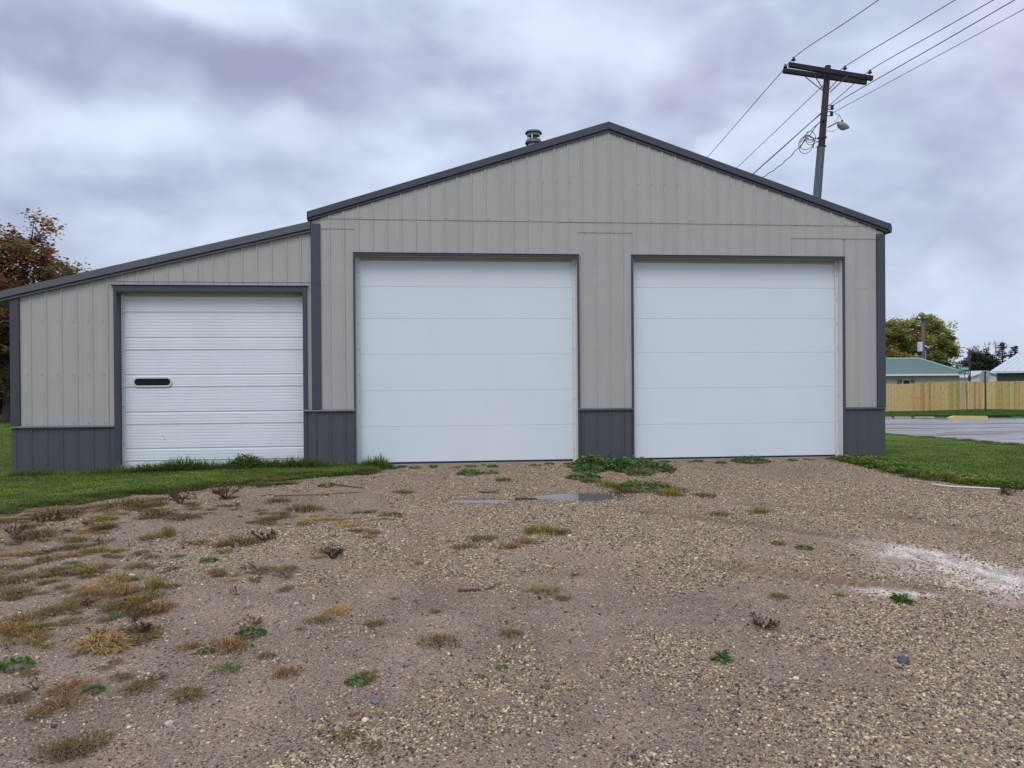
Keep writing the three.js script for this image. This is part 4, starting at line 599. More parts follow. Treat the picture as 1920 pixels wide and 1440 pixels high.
{ const t = thing('bare_tree', 'leafless grey tree between the dark green tree and the spruces', 'tree', [77.4, -1.2, -87.4]), r = mulberry(51), w = new GB(); const grow = (p, d, l, ra, n) => { const q = [p[0] + d[0] * l, p[1] + d[1] * l, p[2] + d[2] * l]; w.bar(p, q, ra, ra * 0.7, 5); if (n) for (let i = 0; i < (n > 2 ? 3 : 2); i++) { const e = [d[0] + (r() - 0.5) * 0.8, d[1] + (r() - 0.3) * 0.3, d[2] + (r() - 0.5) * 0.8], k = Math.hypot(...e); grow(q, e.map(v => v / k), l * 0.72, ra * 0.66, n - 1); } }; grow([0, -0.3, 0], [0, 1, 0], 2.6, 0.12, 5); w.build('trunk', std([0.2, 0.18, 0.17], { roughness: 0.9 }), t); }

// ---------------------------------------------------------------- grass, weeds, stones
M.blade = new THREE.MeshPhysicalMaterial({ color: rgb(1.3, 1.24, 1.05), roughness: 0.9, specularIntensity: 0.25, vertexColors: true, transmission: 0.25, thickness: 0, side: THREE.DoubleSide });
function tuftGeo(o) { // grass tuft: n blades from a patch of radius rad, length len, leaning outwards
  const r = mulberry(o.seed), P = [], C = [];
  for (let i = 0; i < o.n; i++) {
    const a = r() * 6.283, q = Math.pow(r(), 0.72) * o.rad * (0.6 + 0.6 * vnoise(a * 1.1, o.seed, 3)), x = Math.cos(a) * q, z = Math.sin(a) * q * (o.flat ?? 1), l = o.len * (0.45 + 0.75 * r()) * (1 - 0.4 * q / o.rad), b = a + (r() - 0.5) * 2.4, lean = o.lean * (0.4 + 0.9 * r()), w = o.w * (0.7 + 0.6 * r());
    const ux = Math.cos(b), uz = Math.sin(b), sx = -uz * w, sz = ux * w, c = pick(r, o.cols), k = 0.75 + 0.5 * r();
    const m = [x + ux * l * 0.35 * lean, l * 0.62, z + uz * l * 0.35 * lean], t = [x + ux * l * lean, l * (1 - 0.35 * Math.min(lean, 1.6)), z + uz * l * lean];
    const V = [[x - sx, -0.01, z - sz], [x + sx, -0.01, z + sz], [m[0] + sx * 0.8, m[1], m[2] + sz * 0.8], [m[0] - sx * 0.8, m[1], m[2] - sz * 0.8]];
    for (const v of [V[0], V[1], V[2], V[0], V[2], V[3], V[3], V[2], t]) { P.push(...v); C.push(c[0] * k, c[1] * k, c[2] * k); }
  }
  const g = new THREE.BufferGeometry(); g.setAttribute('position', new THREE.Float32BufferAttribute(P, 3)); g.setAttribute('color', new THREE.Float32BufferAttribute(C, 3)); g.computeVertexNormals(); return g;
}
function twigGeo(o) { // dry branching weed with some shrivelled leaves
  const r = mulberry(o.seed), w = new GB();
  const grow = (p, d, l, ra, n) => { const q = [p[0] + d[0] * l, p[1] + d[1] * l, p[2] + d[2] * l], c = pick(r, o.cols); w.bar(p, q, ra, ra * 0.65, 4, c, false);
    if (r() < o.leaf) for (let i = 0; i < 3; i++) { const s = 0.05 + 0.06 * r(), e = [(r() - 0.5) * s, r() * s, (r() - 0.5) * s], f = [(r() - 0.5) * s, (r() - 0.3) * s, (r() - 0.5) * s], k = mix3(p, q, r()); w.tri(k, [k[0] + e[0], k[1] + e[1], k[2] + e[2]], [k[0] + f[0], k[1] + f[1], k[2] + f[2]], pick(r, o.cols)); }
    if (n) for (let i = 0; i < 2; i++) { const e = [d[0] + (r() - 0.5) * 1.4, d[1] + (r() - 0.45) * 0.7, d[2] + (r() - 0.5) * 1.4], k = Math.hypot(...e); grow(q, e.map(v => v / k), l * 0.74, ra * 0.7, n - 1); } };
  for (let i = 0; i < o.n; i++) { const a = r() * 6.283, e = [Math.cos(a), 0.35 + 0.9 * r() * o.up, Math.sin(a)], k = Math.hypot(...e); grow([Math.cos(a) * 0.04, 0, Math.sin(a) * 0.04], e.map(v => v / k), 0.17 * (0.7 + 0.6 * r()), 0.013, 3); }
  return w.geometry();
}
function leafGeo(o) { // low broad-leaved plant
  const r = mulberry(o.seed), P = [], C = [];
  for (let i = 0; i < o.n; i++) { const a = r() * 6.283, q = Math.sqrt(r()) * o.rad, x = Math.cos(a) * q, z = Math.sin(a) * q, h = o.h * (1 - Math.pow(q / o.rad, 2)) * (0.3 + 0.9 * r()), b = a + (r() - 0.5) * 2, l = o.len * (0.5 + 0.8 * r()), ux = Math.cos(b), uz = Math.sin(b), dy = (r() - 0.35) * 0.9, w = l * (o.wide ?? 0.3), c = pick(r, o.cols), k = 0.7 + 0.6 * r(), tw = (r() - 0.5) * 0.7;
    const A = [x, h, z], D = [x + ux * l, Math.max(0.004, h + dy * l), z + uz * l], m = [x + ux * l * 0.5, Math.max(0.01, h + dy * l * 0.5 + 0.18 * l), z + uz * l * 0.5];
    for (const v of [A, [m[0] - uz * w, m[1] + tw * w, m[2] + ux * w], D, A, D, [m[0] + uz * w, m[1] - tw * w, m[2] - ux * w]]) { P.push(...v); C.push(c[0] * k, c[1] * k, c[2] * k); } }
  const g = new THREE.BufferGeometry(); g.setAttribute('position', new THREE.Float32BufferAttribute(P, 3)); g.setAttribute('color', new THREE.Float32BufferAttribute(C, 3)); g.computeVertexNormals(); return g;
}
const COL = { olive: [[0.115, 0.095, 0.022], [0.155, 0.12, 0.028], [0.09, 0.092, 0.02], [0.18, 0.125, 0.04]], orange: [[0.27, 0.14, 0.05], [0.21, 0.115, 0.04], [0.30, 0.18, 0.075], [0.14, 0.09, 0.04]], brown: [[0.12, 0.08, 0.038], [0.165, 0.11, 0.05], [0.09, 0.065, 0.035], [0.13, 0.11, 0.04]], straw: [[0.38, 0.25, 0.10], [0.30, 0.19, 0.07], [0.42, 0.30, 0.14]], lime: [[0.25, 0.245, 0.06], [0.17, 0.18, 0.045], [0.30, 0.27, 0.08]], green: [[0.075, 0.155, 0.038], [0.10, 0.185, 0.05], [0.055, 0.115, 0.03]], dark: [[0.05, 0.036, 0.03], [0.075, 0.05, 0.042], [0.04, 0.03, 0.028]], rust: [[0.17, 0.085, 0.05], [0.12, 0.065, 0.045], [0.09, 0.055, 0.04]] };
const KIND = {};
for (const k of ['olive', 'orange', 'brown', 'straw', 'lime', 'green']) KIND[k] = [0, 1, 2].map(n => tuftGeo({ seed: 600 + n * 7 + k.length, n: 210, rad: 0.7, flat: 0.8, len: k === 'lime' ? 0.6 : 0.34, lean: k === 'straw' ? 1.8 : k === 'lime' ? 0.8 : 1.5, w: 0.011, cols: k === 'olive' ? [...COL.olive, ...COL.brown] : k === 'green' ? COL.green : k === 'straw' ? COL.straw : [...COL[k], COL.brown[n]] }));
KIND.dark = [0, 1, 2].map(n => twigGeo({ seed: 640 + n, n: 16, up: 0.8, leaf: 0.5, cols: COL.dark })); KIND.twig = [0, 1, 2].map(n => twigGeo({ seed: 650 + n, n: 6, up: 1.3, leaf: 0.1, cols: COL.dark })); KIND.rust = [0, 1, 2].map(n => twigGeo({ seed: 660 + n, n: 12, up: 0.9, leaf: 0.6, cols: COL.rust }));
KIND.leaf = [0, 1, 2].map(n => leafGeo({ seed: 670 + n, n: 150, rad: 0.48, h: 0.26, len: 0.17, cols: COL.green })); KIND.mat = [0, 1, 2].map(n => leafGeo({ seed: 690 + n, n: 620, rad: 0.5 , h: 0.22, len: 0.085, cols: [...COL.green, [0.12, 0.17, 0.05]] })); KIND.rosette = [0, 1, 2].map(n => leafGeo({ seed: 680 + n, n: 46, rad: 0.12, h: 0.25, len: 0.48, wide: 0.10, cols: COL.green }));
const rw = mulberry(99);
function weed(label, kindName, x, z, w, h = 1, cat = 'weed') {
  const m = new THREE.Mesh(pick(rw, KIND[kindName]), M.blade); m.castShadow = m.receiveShadow = true; m.position.set(x, lot(x, z), z); if (['olive', 'orange', 'brown', 'straw', 'green'].includes(kindName)) w *= 0.85; m.scale.set(w, w * h, w); m.rotation.y = rw() * 6.283;
  return top(m, ({ dark: 'dry_weed', twig: 'dry_weed', rust: 'dry_weed', leaf: 'leafy_weed', mat: 'leafy_weed', rosette: 'leafy_weed' })[kindName] || 'grass_tuft', label, cat);
}
weed('bright yellow-green upright grass tuft in the weedy gravel below the lean-to door', 'lime', -2.57, 4.88, 0.17, 1.4, 'grass tuft');
weed('olive grass clump touching the bright yellow-green tuft', 'olive', -2.70, 4.98, 0.22, 1, 'grass tuft');
weed('rusty reddish bush-like weed at the gravel edge nearest the lean-to grass', 'rust', -3.03, 3.04, 0.34, 1.2);
weed('large tangled olive clump with a bare twiggy end below the lean-to door', 'olive', -1.78, 5.33, 0.36, 1, 'grass tuft');
weed('pale orange dry tuft within the olive clump below the lean-to door', 'orange', -1.93, 5.38, 0.22, 1, 'grass tuft');
weed('dark twiggy weed at the end of the tangled olive clump', 'dark', -1.59, 5.27, 0.24, 1.1);
weed('thin upright blackish weed stem on bare gravel near the yellow-green tuft', 'twig', -2.23, 5.50, 0.13, 2.0);
weed('small dark green leafy weed near the blackish stem', 'leaf', -1.88, 5.97, 0.14);
weed('orange-brown dry grass tuft beside the upright lime tuft in the weed patch', 'orange', -2.22, 6.83, 0.28, 1, 'grass tuft');
weed('lime green upright tuft beside the orange-brown dry tuft', 'lime', -2.05, 6.72, 0.16, 1.3, 'grass tuft');
weed('wide spreading brown-orange tuft below the lime green tuft', 'orange', -1.83, 7.25, 0.25, 0.8, 'grass tuft');
weed('wide olive green tuft left of the brown-orange spreading tuft', 'olive', -2.09, 7.22, 0.25, 0.8, 'grass tuft');
weed('red-brown twiggy weed above the golden straw mound', 'rust', -1.92, 7.44, 0.24, 1);
weed('golden mound of bent dry straw in the weedy gravel', 'straw', -1.94, 7.92, 0.30, 0.8, 'grass tuft');
weed('second straw layer lying over the foot of the golden mound', 'straw', -1.87, 7.97, 0.24, 0.6, 'grass tuft');
weed('bare blackish twigs standing just behind the golden straw mound', 'twig', -2.02, 7.78, 0.16, 1.3);
weed('low dark wiry weed spreading beside the golden straw mound', 'dark', -1.80, 7.72, 0.22, 0.8);
weed('large rusty orange tuft between two small green plants on bare gravel', 'orange', -1.18, 8.04, 0.24, 1, 'grass tuft');
weed('low green grassy plant just below the large rusty orange tuft', 'green', -1.10, 8.36, 0.16, 0.6, 'grass tuft');
weed('green leafy plant with brown stalks above the large rusty orange tuft', 'leaf', -1.11, 7.83, 0.17);
weed('brown dry stalks growing over the green leafy plant', 'rust', -1.14, 7.72, 0.17, 0.9);
weed('green broad-leaved weed with bare stalks at the edge of the photo', 'leaf', -2.27, 8.20, 0.18, 1);
weed('grey-black wiry weed skeleton on the gravel near the photo edge', 'twig', -1.99, 8.54, 0.17, 0.9);
weed('orange-brown flattened tuft with a green plant at its end', 'orange', -1.83, 8.55, 0.22, 0.7, 'grass tuft');
weed('small green plant at the end of the flattened orange-brown tuft', 'leaf', -1.70, 8.58, 0.10);
weed('reddish brown dry tuft lowest of the weedy gravel patch', 'orange', -1.79, 8.74, 0.20, 0.7, 'grass tuft');
weed('pale faded grass patch in the lowest corner of the gravel', 'brown', -1.49, 9.16, 0.24, 0.4, 'grass tuft');
weed('lone dark brown bushy dead weed on clean gravel below the first wide door', 'dark', -0.86, 6.01, 0.24, 1.0);
weed('single bare leaning twig weed among pale stones', 'twig', -1.40, 6.98, 0.16, 1.2);
weed('lone bright rust-coloured tuft on smooth muddy gravel', 'orange', -0.79, 8.48, 0.14, 1.2, 'grass tuft');
weed('lone half green half brown tuft on smooth muddy gravel', 'olive', -0.37, 8.57, 0.15, 0.9, 'grass tuft');
weed('green leaves of the half brown tuft on muddy gravel', 'leaf', -0.40, 8.62, 0.12, 0.7);
weed('small round olive tuft with one tall blade on muddy gravel', 'olive', -0.38, 7.74, 0.13, 1.1, 'grass tuft');
weed('tiny yellow-green plant below the first wide door', 'lime', -0.14, 6.22, 0.07, 0.8);
weed('tiny dark olive cushion near the rusty metal strip', 'olive', 0.0, 7.51, 0.08, 1, 'grass tuft');
weed('golden green low mat right of the rusty metal strip', 'lime', 0.75, 7.14, 0.20, 0.4, 'grass tuft');
weed('yellowish top tuft of the middle weed island', 'lime', 1.01, 5.16, 0.30, 0.6, 'grass tuft');
weed('rust-orange tuft at the lower edge of the middle weed island', 'orange', 0.66, 5.77, 0.24, 0.7, 'grass tuft');
weed('second rust-orange tuft in the middle weed island', 'orange', 0.82, 5.60, 0.24, 0.8, 'grass tuft');
weed('olive tuft on the far side of the middle weed island', 'olive', 0.44, 5.42, 0.27, 0.7, 'grass tuft');
weed('dark brown twiggy end of the middle weed island', 'brown', 1.19, 5.28, 0.24, 0.8, 'grass tuft');
weed('brownish low tuft trailing off the middle weed island', 'brown', 0.25, 5.72, 0.24, 0.6, 'grass tuft');
weed('small fresh green plant on gravel below the second wide door', 'leaf', 3.22, 6.14, 0.14, 0.7);
weed('dark brown curly dead weed on coarse gravel near a dark stone', 'dark', 1.99, 8.08, 0.19, 1.0);
weed('green rosette with upturned leaves beside the pale wet patch', 'rosette', 3.13, 7.70, 0.14, 1.0);
weed('small green rosette on coarse gravel', 'rosette', 1.54, 8.57, 0.13, 0.8);
weed('small yellow moss tuft near the pale wet patch', 'lime', 2.79, 7.51, 0.07, 0.6);
weed('thick green weeds against the dark pillar between the wide doors', 'mat', 2.62, 0.52, 0.95, 0.75);
weed('largest green weed mat in front of the second wide door edge', 'mat', 3.15, 0.85, 1.05, 0.65);
weed('green weed mound at the reddish clay', 'mat', 2.12, 1.70, 0.5, 0.7);
weed('green weeds on the puddle side of the reddish clay', 'mat', 2.72, 2.72, 0.75, 0.6);
weed('olive weeds at the puddle end', 'olive', 2.40, 2.95, 0.36, 0.7, 'grass tuft');
weed('small brown weed at the outer edge of the green weed mat', 'rust', 3.48, 1.5, 0.26, 1.0);
weed('dark green weed cushion in front of the first wide door', 'mat', 0.51, 1.12, 0.36, 0.9);
weed('smaller green weed next to the cushion by the first wide door', 'leaf', 0.82, 1.06, 0.26, 0.6);
weed('green weed line along the sill of the second wide door', 'mat', 5.25, 0.2, 0.6, 0.6);
weed('green weed at the corner of the first wide door sill', 'mat', -0.82, 0.24, 0.36, 1.1);
weed('tall bushy weed clump against the old ribbed door', 'mat', -2.95, 0.16, 0.55, 1.9);
weed('brown dry weed on gravel close to the lawn corner', 'dark', 6.96, 3.89, 0.24, 1.1);
{ // low scattered growth that nobody could count
  const gs = [], r = mulberry(123), add = (k, x, z, w, h) => { const g = pick(r, KIND[k]).clone(); if (!g.attributes.uv) {} g.deleteAttribute('uv'); gs.push(g.applyMatrix4(new THREE.Matrix4().compose(new THREE.Vector3(x, lot(x, z), z), new THREE.Quaternion().setFromAxisAngle(new THREE.Vector3(0, 1, 0), r() * 6.283), new THREE.Vector3(w, w * h, w)))); };
  const rows = [[-2.82, 3.26, .16, 'olive'], [-3.37, 3.14, .34, 'olive'], [-3.04, 3.7, .34, 'brown'], [-2.7, 3.99, .3, 'brown'], [-2.17, 5.26, .18, 'olive'], [-2.2, 5.74, .11, 'green'], [-3.5, 3.9, .14, 'lime'], [-3.61, 4.16, .18, 'rust'], [-3.35, 4.48, .2, 'rust'], [-3.51, 4.85, .12, 'olive'], [-3.3, 5.28, .18, 'olive'], [-3, 5.44, .18, 'lime'], [-3.87, 4.62, .42, 'brown'], [-4.12, 4.56, .3, 'rust'], [-3.29, 5.67, .22, 'olive'], [-3.03, 6.15, .28, 'olive'], [-3.02, 5.86, .11, 'green'], [-3.23, 6.34, .24, 'olive'], [-3.05, 6.72, .28, 'olive'], [-2.01, 6.94, .18, 'olive'], [-1.94, 6.71, .12, 'olive'], [-2.48, 6.82, .14, 'olive'], [-2.52, 7.2, .22, 'olive'], [-2.38, 7.08, .1, 'dark'], [-2.06, 7.39, .1, 'green'], [-2.65, 7.37, .24, 'olive'], [-2.59, 7.58, .24, 'orange'], [-1.76, 7.74, .22, 'olive'], [-1.42, 7.99, .12, 'orange'], [-1.3, 8.09, .1, 'leaf'], [-2.14, 8.31, .1, 'olive'], [-2.46, 7.9, .14, 'twig'], [-1.63, 8.41, .11, 'olive'], [-1.84, 8.85, .1, 'olive'], [-1.49, 8.57, .15, 'olive'], [-1.21, 8.69, .16, 'olive'], [-2.06, 8.63, .14, 'brown'], [-1.55, 9.21, .18, 'brown'], [-0.29, 7.17, .06, 'olive'], [-0.73, 7.63, .14, 'olive'], [-0.64, 7.43, .17, 'straw'], [0.87, 7.33, .11, 'olive'], [0.45, 7.99, .12, 'olive'], [0.01, 8.09, .2, 'brown'], [0.23, 8.62, .05, 'leaf'], [0.35, 8.51, .07, 'leaf'], [0.54, 8.8, .06, 'leaf'], [-0.94, 8.21, .1, 'olive'], [3.07, 5.96, .13, 'olive'], [2.36, 7.49, .12, 'brown'], [2.17, 2.06, .3, 'mat'], [3.0, 1.5, .4, 'mat'], [2.35, 1.0, .5, 'mat'], [3.5, 0.7, .35, 'mat'], [2.3, 2.5, .3, 'lime'], [3.1, 2.95, .3, 'olive'], [3.54, 4.49, .22, 'lime'], [3.05, 4.58, .22, 'olive'], [-1.48, 3.68, .38, 'olive'], [-1.89, 3.11, .28, 'brown'], [-0.86, 3.99, .12, 'lime'], [-1.46, 2.01, .24, 'leaf'], [2.9, 3.3, .3, 'lime'], [3.3, 3.4, .25, 'olive'], [2.5, 0.2, .5, 'leaf'], [0.95, 1.8, .25, 'olive'], [-2.6, 2.7, .5, 'rust'], [-3.6, 3.0, .5, 'olive'], [-4.2, 3.6, .6, 'brown'], [-4.9, 4.3, .7, 'brown']];
  for (const [x, z, w, k] of rows) add(k, x, z, w, ['dark', 'rust', 'twig'].includes(k) ? 1 : 0.7);
  for (let n = 0; n < 1500; n++) { const x = -5.5 + 5.6 * Math.pow(r(), 1.3), z = 2.6 + 6.8 * r(); if (turfAt(x, z) > -0.05 || fbm(x * 1.4, z * 1.4, 3, 131) < 0.47 + 0.075 * (x + 3) + 0.03 * sm(7, 9, z)) continue; add(pick(r, ['olive', 'brown', 'olive', 'orange', 'straw', 'lime', 'rust', 'brown']), x, z, 0.04 + 0.17 * Math.pow(r(), 2.5) + 0.05 * r(), 0.35 + 0.3 * r()); }
  for (let n = 0; n < 70; n++) { const x = -1 + 7 * r(), z = 1 + 8 * r(); if (turfAt(x, z) > -0.1) continue; add(pick(r, ['olive', 'brown', 'straw', 'lime']), x, z, 0.03 + 0.05 * r(), 0.5); }
  for (let n = 0; n < 26; n++) { const x = pick(r, [-1 + 3.2 * r(), 3.4 + 3.5 * r()]); add('leaf', x, 0.08 + 0.25 * r(), 0.07 + 0.12 * r(), 0.8); }
  const m = new THREE.Mesh(mergeGeometries(gs), M.blade); m.castShadow = m.receiveShadow = true; kind(top(m, 'scattered_weeds', 'low olive, brown and green weeds scattered over the gravel', 'weeds'), 'stuff');
}
function scatter(name, label, category, geo, mat, list) { // list: [x, y, z, sx, sy, turn, [r, g, b], tilt]
  const m = new THREE.InstancedMesh(geo, mat, list.length), q = new THREE.Quaternion(), e = new THREE.Euler(), M4 = new THREE.Matrix4(), c = new THREE.Color();
  list.forEach((p, i) => { e.set(p[7] || 0, p[5], p[8] || 0, 'YXZ'); M4.compose(new THREE.Vector3(p[0], p[1], p[2]), q.setFromEuler(e), new THREE.Vector3(p[3], p[4], p[9] ?? p[3])); m.setMatrixAt(i, M4); m.setColorAt(i, c.setRGB(...p[6])); });
  m.castShadow = m.receiveShadow = true; return kind(top(m, name, label, category), 'stuff');
}
{
  const white = [[1, 1, 1]], clump = tuftGeo({ seed: 701, n: 16, rad: 0.07, len: 0.06, lean: 0.8, w: 0.0028, cols: white }), tall = tuftGeo({ seed: 702, n: 12, rad: 0.06, len: 0.20, lean: 0.8, w: 0.004, cols: white }), r = mulberry(707);
  M.lawn = new THREE.MeshPhysicalMaterial({ color: rgb(1, 1, 1), roughness: 0.85, specularIntensity: 0.3, vertexColors: true, transmission: 0.3, thickness: 0, side: THREE.DoubleSide });
  const greenAt = (x, z, edge) => { const n = fbm(x * 1.1, z * 1.1, 3, 91), k = (0.8 + 0.4 * r()) * (0.72 + 0.56 * fbm(x * 2.7, z * 2.7, 4, 94)); let c = r() < 0.07 ? [0.24, 0.22, 0.07] : mix3([0.118, 0.205, 0.028], [0.195, 0.262, 0.044], n + 0.3 * (r() - 0.5)); if (edge < 0.45) c = mix3(c, pick(r, [[0.13, 0.12, 0.03], [0.08, 0.11, 0.03], [0.17, 0.11, 0.045], [0.07, 0.10, 0.025]]), (1 - edge / 0.45) * 0.85); return c.map(v => v * k); };
  const A = [], T = [];
  for (let n = 0; n < 60000; n++) { // strip before the lean-to and the lawn beside it
    const x = -13 + 12.4 * Math.sqrt(r()), z = 0.0 + 6 * r(); const e = turfAt(x, z); if (e < 0.42 * r() * r() - 0.06) continue; const s = (0.8 + 0.7 * r()) * (0.7 + 0.7 * fbm(x * 2.1, z * 2.1, 3, 95)); A.push([x, lot(x, z), z, s, s * (e < 0.15 ? 0.6 : 1.1), r() * 6.283, greenAt(x, z, e)]);
  }
  for (let n = 0; n < 30000; n++) { const z = -34 * Math.pow(r(), 1.4), x = -6.6 + 0.53 * z + 2.5 * (r() * 1.4 - 1) * (1 + -z * 0.06); if (x > -6.55) continue; const s = 1 + 0.6 * r() + -z * 0.03; A.push([x, land(x, z), z, s, s, r() * 6.283, greenAt(x, z, 1)]); }
  for (let n = 0; n < 900; n++) { const x = -6.5 + 5.7 * r(), z = -0.02 + 0.22 * r(), s = (0.5 + 0.6 * r() + (x > -4.9 && x < -2 ? 0.25 : 0)) * (0.5 + 1.1 * fbm(x * 3, 4, 3, 98)); T.push([x, lot(x, Math.max(z, 0)), z + 0.02, s, s, r() * 6.283, greenAt(x, z, 1).map(v => v * 0.8)]); }
  scatter('grass', 'short green grass strip before the lean-to and the lawn past its corner', 'grass', clump, M.lawn, A); scatter('tall_grass', 'taller uncut grass along the foot of the lean-to wall', 'grass', tall, M.lawn, T);
  const R = [];
  for (let n = 0; n < 80000; n++) { const z = 4.6 - 20.5 * r(), x = 6.5 + 9.6 * r(); if (x < 7.80 && z < 0.04) continue; const e = turfAt(x, z); if (e < 0.3 * r() * r() - 0.06) continue; const s = (0.9 + 0.6 * r()) * (0.7 + 0.7 * fbm(x * 1.6, z * 1.6, 3, 96)) + Math.max(0, -z) * 0.035; R.push([x, (z > -1 && x < 14 ? lot(x, z) : land(x, z)), z, s, s * (e < 0.2 ? 1.2 : 0.95), r() * 6.283, greenAt(x, z, e * 0.6)]); }
  scatter('grass', 'green lawn between the garage side and the street', 'grass', clump, M.lawn, R);
  const V = []; for (let n = 0; n < 9000; n++) { const x = 20 + 22 * r(), d = Math.pow(r(), 0.8) * 6.5, z = kerbZ(x) - 0.15 - d; if (z < -32.6) continue; const s = 1.6 + 1.2 * r(), k = 0.8 + 0.4 * r(); V.push([x, land(x, z), z, s, s, r() * 6.283, (d < 0.7 && x > 26 ? [0.05, 0.06, 0.022] : mix3([0.08, 0.15, 0.028], [0.12, 0.19, 0.035], r())).map(v => v * k)]); }
  scatter('grass', 'grassy verge at the foot of the wooden fence across the street', 'grass', clump, M.lawn, V);
  // weeds along the lawn edges
  const E = []; for (let n = 0; n < 210; n++) { const z = -0.1 + 4.4 * r(), x = poly(rightEdge, z) + 0.1 + 0.5 * Math.pow(r(), 2) + 0.05 * r(); if (x < 7.8 && z < 0.06) continue; E.push([x, lot(x, z), z, 0.18 + 0.18 * r(), 0.16 + 0.16 * r(), r() * 6.283, pick(r, [[1.5, 1.3, 1], [2.2, 1.2, 1.2], [1.2, 1.1, 0.9], [2.0, 1.4, 1.1]])]); }
  for (let n = 0; n < 130; n++) { const x = -3.6 + 2.9 * r(), z = poly(stripEdge, x) - 0.15 + 0.2 * (r() - 0.6); if (z < 0.1) continue; E.push([x, lot(x, z), z, 0.12 + 0.12 * r(), 0.10 + 0.1 * r(), r() * 6.283, pick(r, [[1.5, 1.3, 1], [2.3, 1.2, 1.2], [1.2, 1.1, 0.9]])]); }
  scatter('edge_weeds', 'leafy green weeds along the edges where the grass meets the gravel', 'weeds', KIND.leaf[0], M.blade, E);
}
{ // loose stones
  const stone = n => { const g = new THREE.IcosahedronGeometry(0.5, 1), p = g.attributes.position; for (let i = 0; i < p.count; i++) { const x = p.getX(i), y = p.getY(i), z = p.getZ(i), k = 0.75 + 0.5 * vnoise(x * 3 + n * 9, y * 3 + z * 2.3, 800 + n); p.setXYZ(i, x * k * 1.15, y * k * 0.72, z * k); } g.computeVertexNormals(); return g; };
  const tone = r => { const t = r(); const c = t < 0.30 ? [0.37, 0.275, 0.168] : t < 0.50 ? [0.26, 0.20, 0.14] : t < 0.62 ? [0.56, 0.445, 0.27] : t < 0.75 ? [0.17, 0.14, 0.11] : t < 0.92 ? [0.06, 0.053, 0.05] : t < 0.97 ? [0.24, 0.135, 0.085] : [0.60, 0.52, 0.39], k = 0.75 + 0.5 * r(); return c.map(v => v * k); };
  M.stone = new THREE.MeshPhysicalMaterial({ color: rgb(0.94, 0.94, 0.93), roughness: 0.6, specularIntensity: 0.4 });
  const r = mulberry(811), L = [[], [], []]; let made = 0;
  for (let n = 0; n < 1300000 && made < 430000; n++) {
    const z = 10.6 - 10.6 * Math.pow(r(), 1.7), w = 1.2 + (CAMZ - z) * 0.78, x = 0.10 * (CAMZ - z) + (r() * 2 - 1) * w; if (x > 9 || x < -9 || turfAt(x, z) > -0.02) continue;
    const bare = mudAt(x, z);
    if (r() < bare * 0.90) continue;
    let wet = 0; for (const p of pools) wet = Math.max(wet, 1 - sm(0.6, 1.25, poolAt(p, x, z))); for (const p of siltSheens) wet = Math.max(wet, 0.8 * (1 - sm(0.5, 1.4, poolAt(p, x, z)))); if (r() < wet * 0.95 || r() < trackAt(x, z) * 0.93) continue;
    const far = sm(9, 4, z), s = (0.0052 + 0.011 * Math.pow(r(), 2.6) + (r() < 0.02 ? 0.014 * r() : 0)) * (1 + 0.30 * far);
    L[n % 3].push([x, lot(x, z) + s * 0.08, z, s, s * (0.7 + 0.5 * r()), r() * 6.283, tone(r), 0.4 * (r() - 0.5), 0.4 * (r() - 0.5), s * (0.7 + 0.5 * r())]); made++;
  }
  L.forEach((l, n) => scatter('gravel_stones', ['loose tan and cream gravel stones over the lot', 'loose grey and buff gravel stones over the lot', 'loose mixed brown gravel stones over the lot'][n], 'gravel', stone(n), M.stone, l));
  const rock = (label, x, z, s, c, n = 0) => { const g = stone(20 + n), m = new THREE.Mesh(g, std(c, { roughness: 0.5 })); m.scale.set(s, s, s); m.rotation.y = n; m.position.set(x, lot(x, z) + s * 0.15, z); m.castShadow = m.receiveShadow = true; top(m, 'stone', label, 'stone'); };
  rock('single white angular stone on coarse gravel near the green rosette', 1.83, 8.83, 0.03, [0.62, 0.58, 0.52], 1); rock('dark slate stone, largest on the coarse gravel by the photo edge', 2.5, 8.69, 0.06, [0.05, 0.055, 0.06], 2); rock('blue-grey stone on the gravel in the near middle', -0.29, 8.87, 0.045, [0.11, 0.12, 0.15], 3); rock('rust red stone next to a white stone', -0.36, 9.04, 0.04, [0.25, 0.10, 0.06], 4); rock('white stone next to the rust red stone', -0.325, 9.06, 0.034, [0.58, 0.51, 0.41], 5); rock('pale flat stone in the weedy gravel', -2.35, 6.35, 0.045, [0.50, 0.43, 0.33], 6); rock('pale stone at the foot of a twig weed', -1.2, 9.0, 0.035, [0.45, 0.38, 0.31], 7);
}
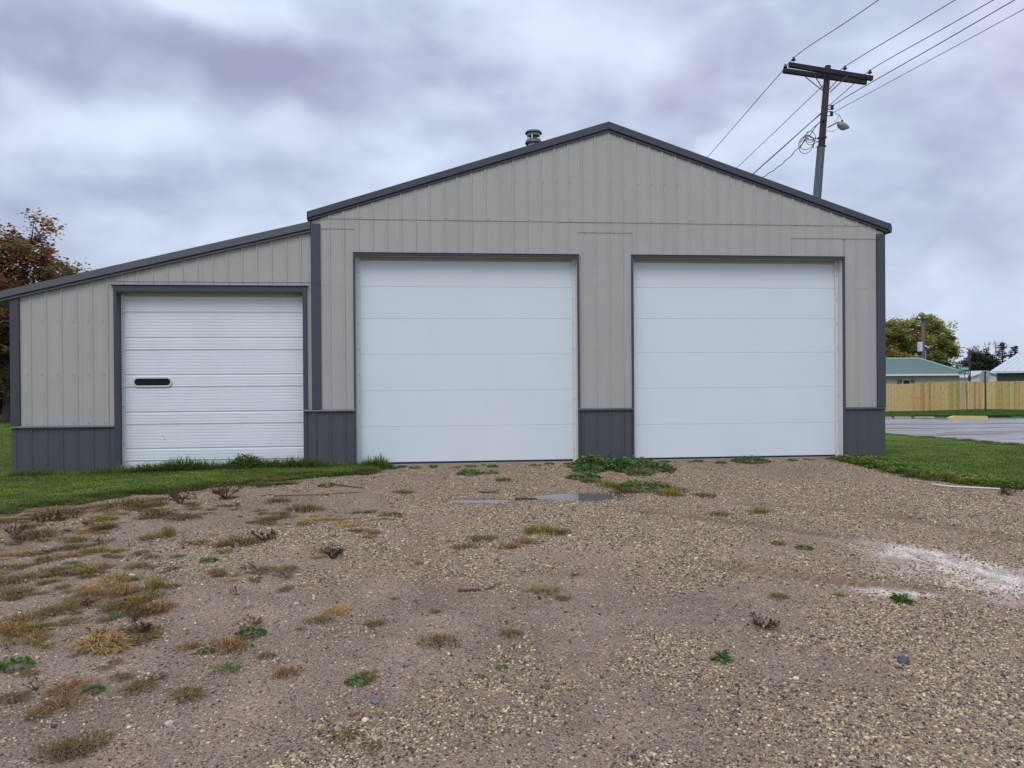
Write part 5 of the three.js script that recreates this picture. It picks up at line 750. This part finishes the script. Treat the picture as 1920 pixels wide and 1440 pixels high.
// litter: a rusty strip, sticks, an edging strip
{
  const rust = std([0.11, 0.06, 0.05], { roughness: 0.8 }), wood = std([0.10, 0.075, 0.06], { roughness: 0.9 });
  const a = new GB(); a.box(-0.085, 0.085, -0.008, 0.012, -0.014, 0.014, 0.003); let m = tag(a.build('metal_strip', rust), 'short rusty brown strip lying on the gravel', 'metal strip'); m.position.set(0.24, lot(0.24, 7.05) + 0.01, 7.05); m.rotation.y = -0.05;
  const stick = (label, pts, ra) => { const g = new GB(); for (let i = 0; i + 1 < pts.length; i++) g.bar(pts[i], pts[i + 1], ra * (1 - i * 0.15), ra * (0.85 - i * 0.15), 6); tag(g.build('stick', wood), label, 'stick'); }, on = (x, z, h = 0.012) => [x, lot(x, z) + h, z];
  stick('thin stick beside the rusty strip', [on(0.36, 7.06), on(0.41, 7.0), on(0.47, 6.96, 0.03)], 0.006);
  stick('forked twig on the gravel before the first wide door', [on(0.55, 2.8), on(0.66, 2.9, 0.02), on(0.74, 2.86, 0.02), on(0.84, 2.78, 0.05)], 0.012);
  stick('thick stick lying at the near end of the rain puddle', [on(0.96, 3.38, 0.02), on(1.08, 3.41, 0.02), on(1.22, 3.40, 0.015)], 0.016);
  stick('long thin branch on the gravel beside the grass strip', [on(-2.0, 2.75), on(-1.5, 2.78, 0.02), on(-0.9, 2.7, 0.02)], 0.008); stick('short dark branch at the end of the grass strip', [on(-1.45, 1.9, 0.03), on(-1.2, 2.1), on(-0.95, 2.3)], 0.012);
  const p = new GB(); p.tube([[6.55, 3.02], [6.68, 3.2], [6.9, 3.34], [7.15, 3.5]].map(q => [q[0], lot(q[0], q[1]) + 0.012, q[1]]), 0.011, 6, 20); tag(p.build('plastic_strip', std([0.62, 0.58, 0.54], { roughness: 0.6 })), 'pale strip lying along the lawn edge on the gravel', 'plastic strip');
}
// standing water
pools.forEach((p, n) => {
  const s = new THREE.Shape(); for (let i = 0; i <= 40; i++) { const q = i / 40 * 6.283, x = Math.cos(q) * p.a * 1.12, z = Math.sin(q) * p.b * 1.12; s[i ? 'lineTo' : 'moveTo'](x, -z); }
  const m = new THREE.Mesh(new THREE.ShapeGeometry(s), M.water ??= new THREE.MeshPhysicalMaterial({ color: rgb(0.13, 0.115, 0.10), roughness: 0.03, ior: 1.33 })); m.geometry.rotateX(-Math.PI / 2); m.position.set(p.x, p.y, p.z); m.rotation.y = -p.t;
  kind(top(m, 'puddle'), 'structure'); m.receiveShadow = true;
});

renderer.render(scene, camera);
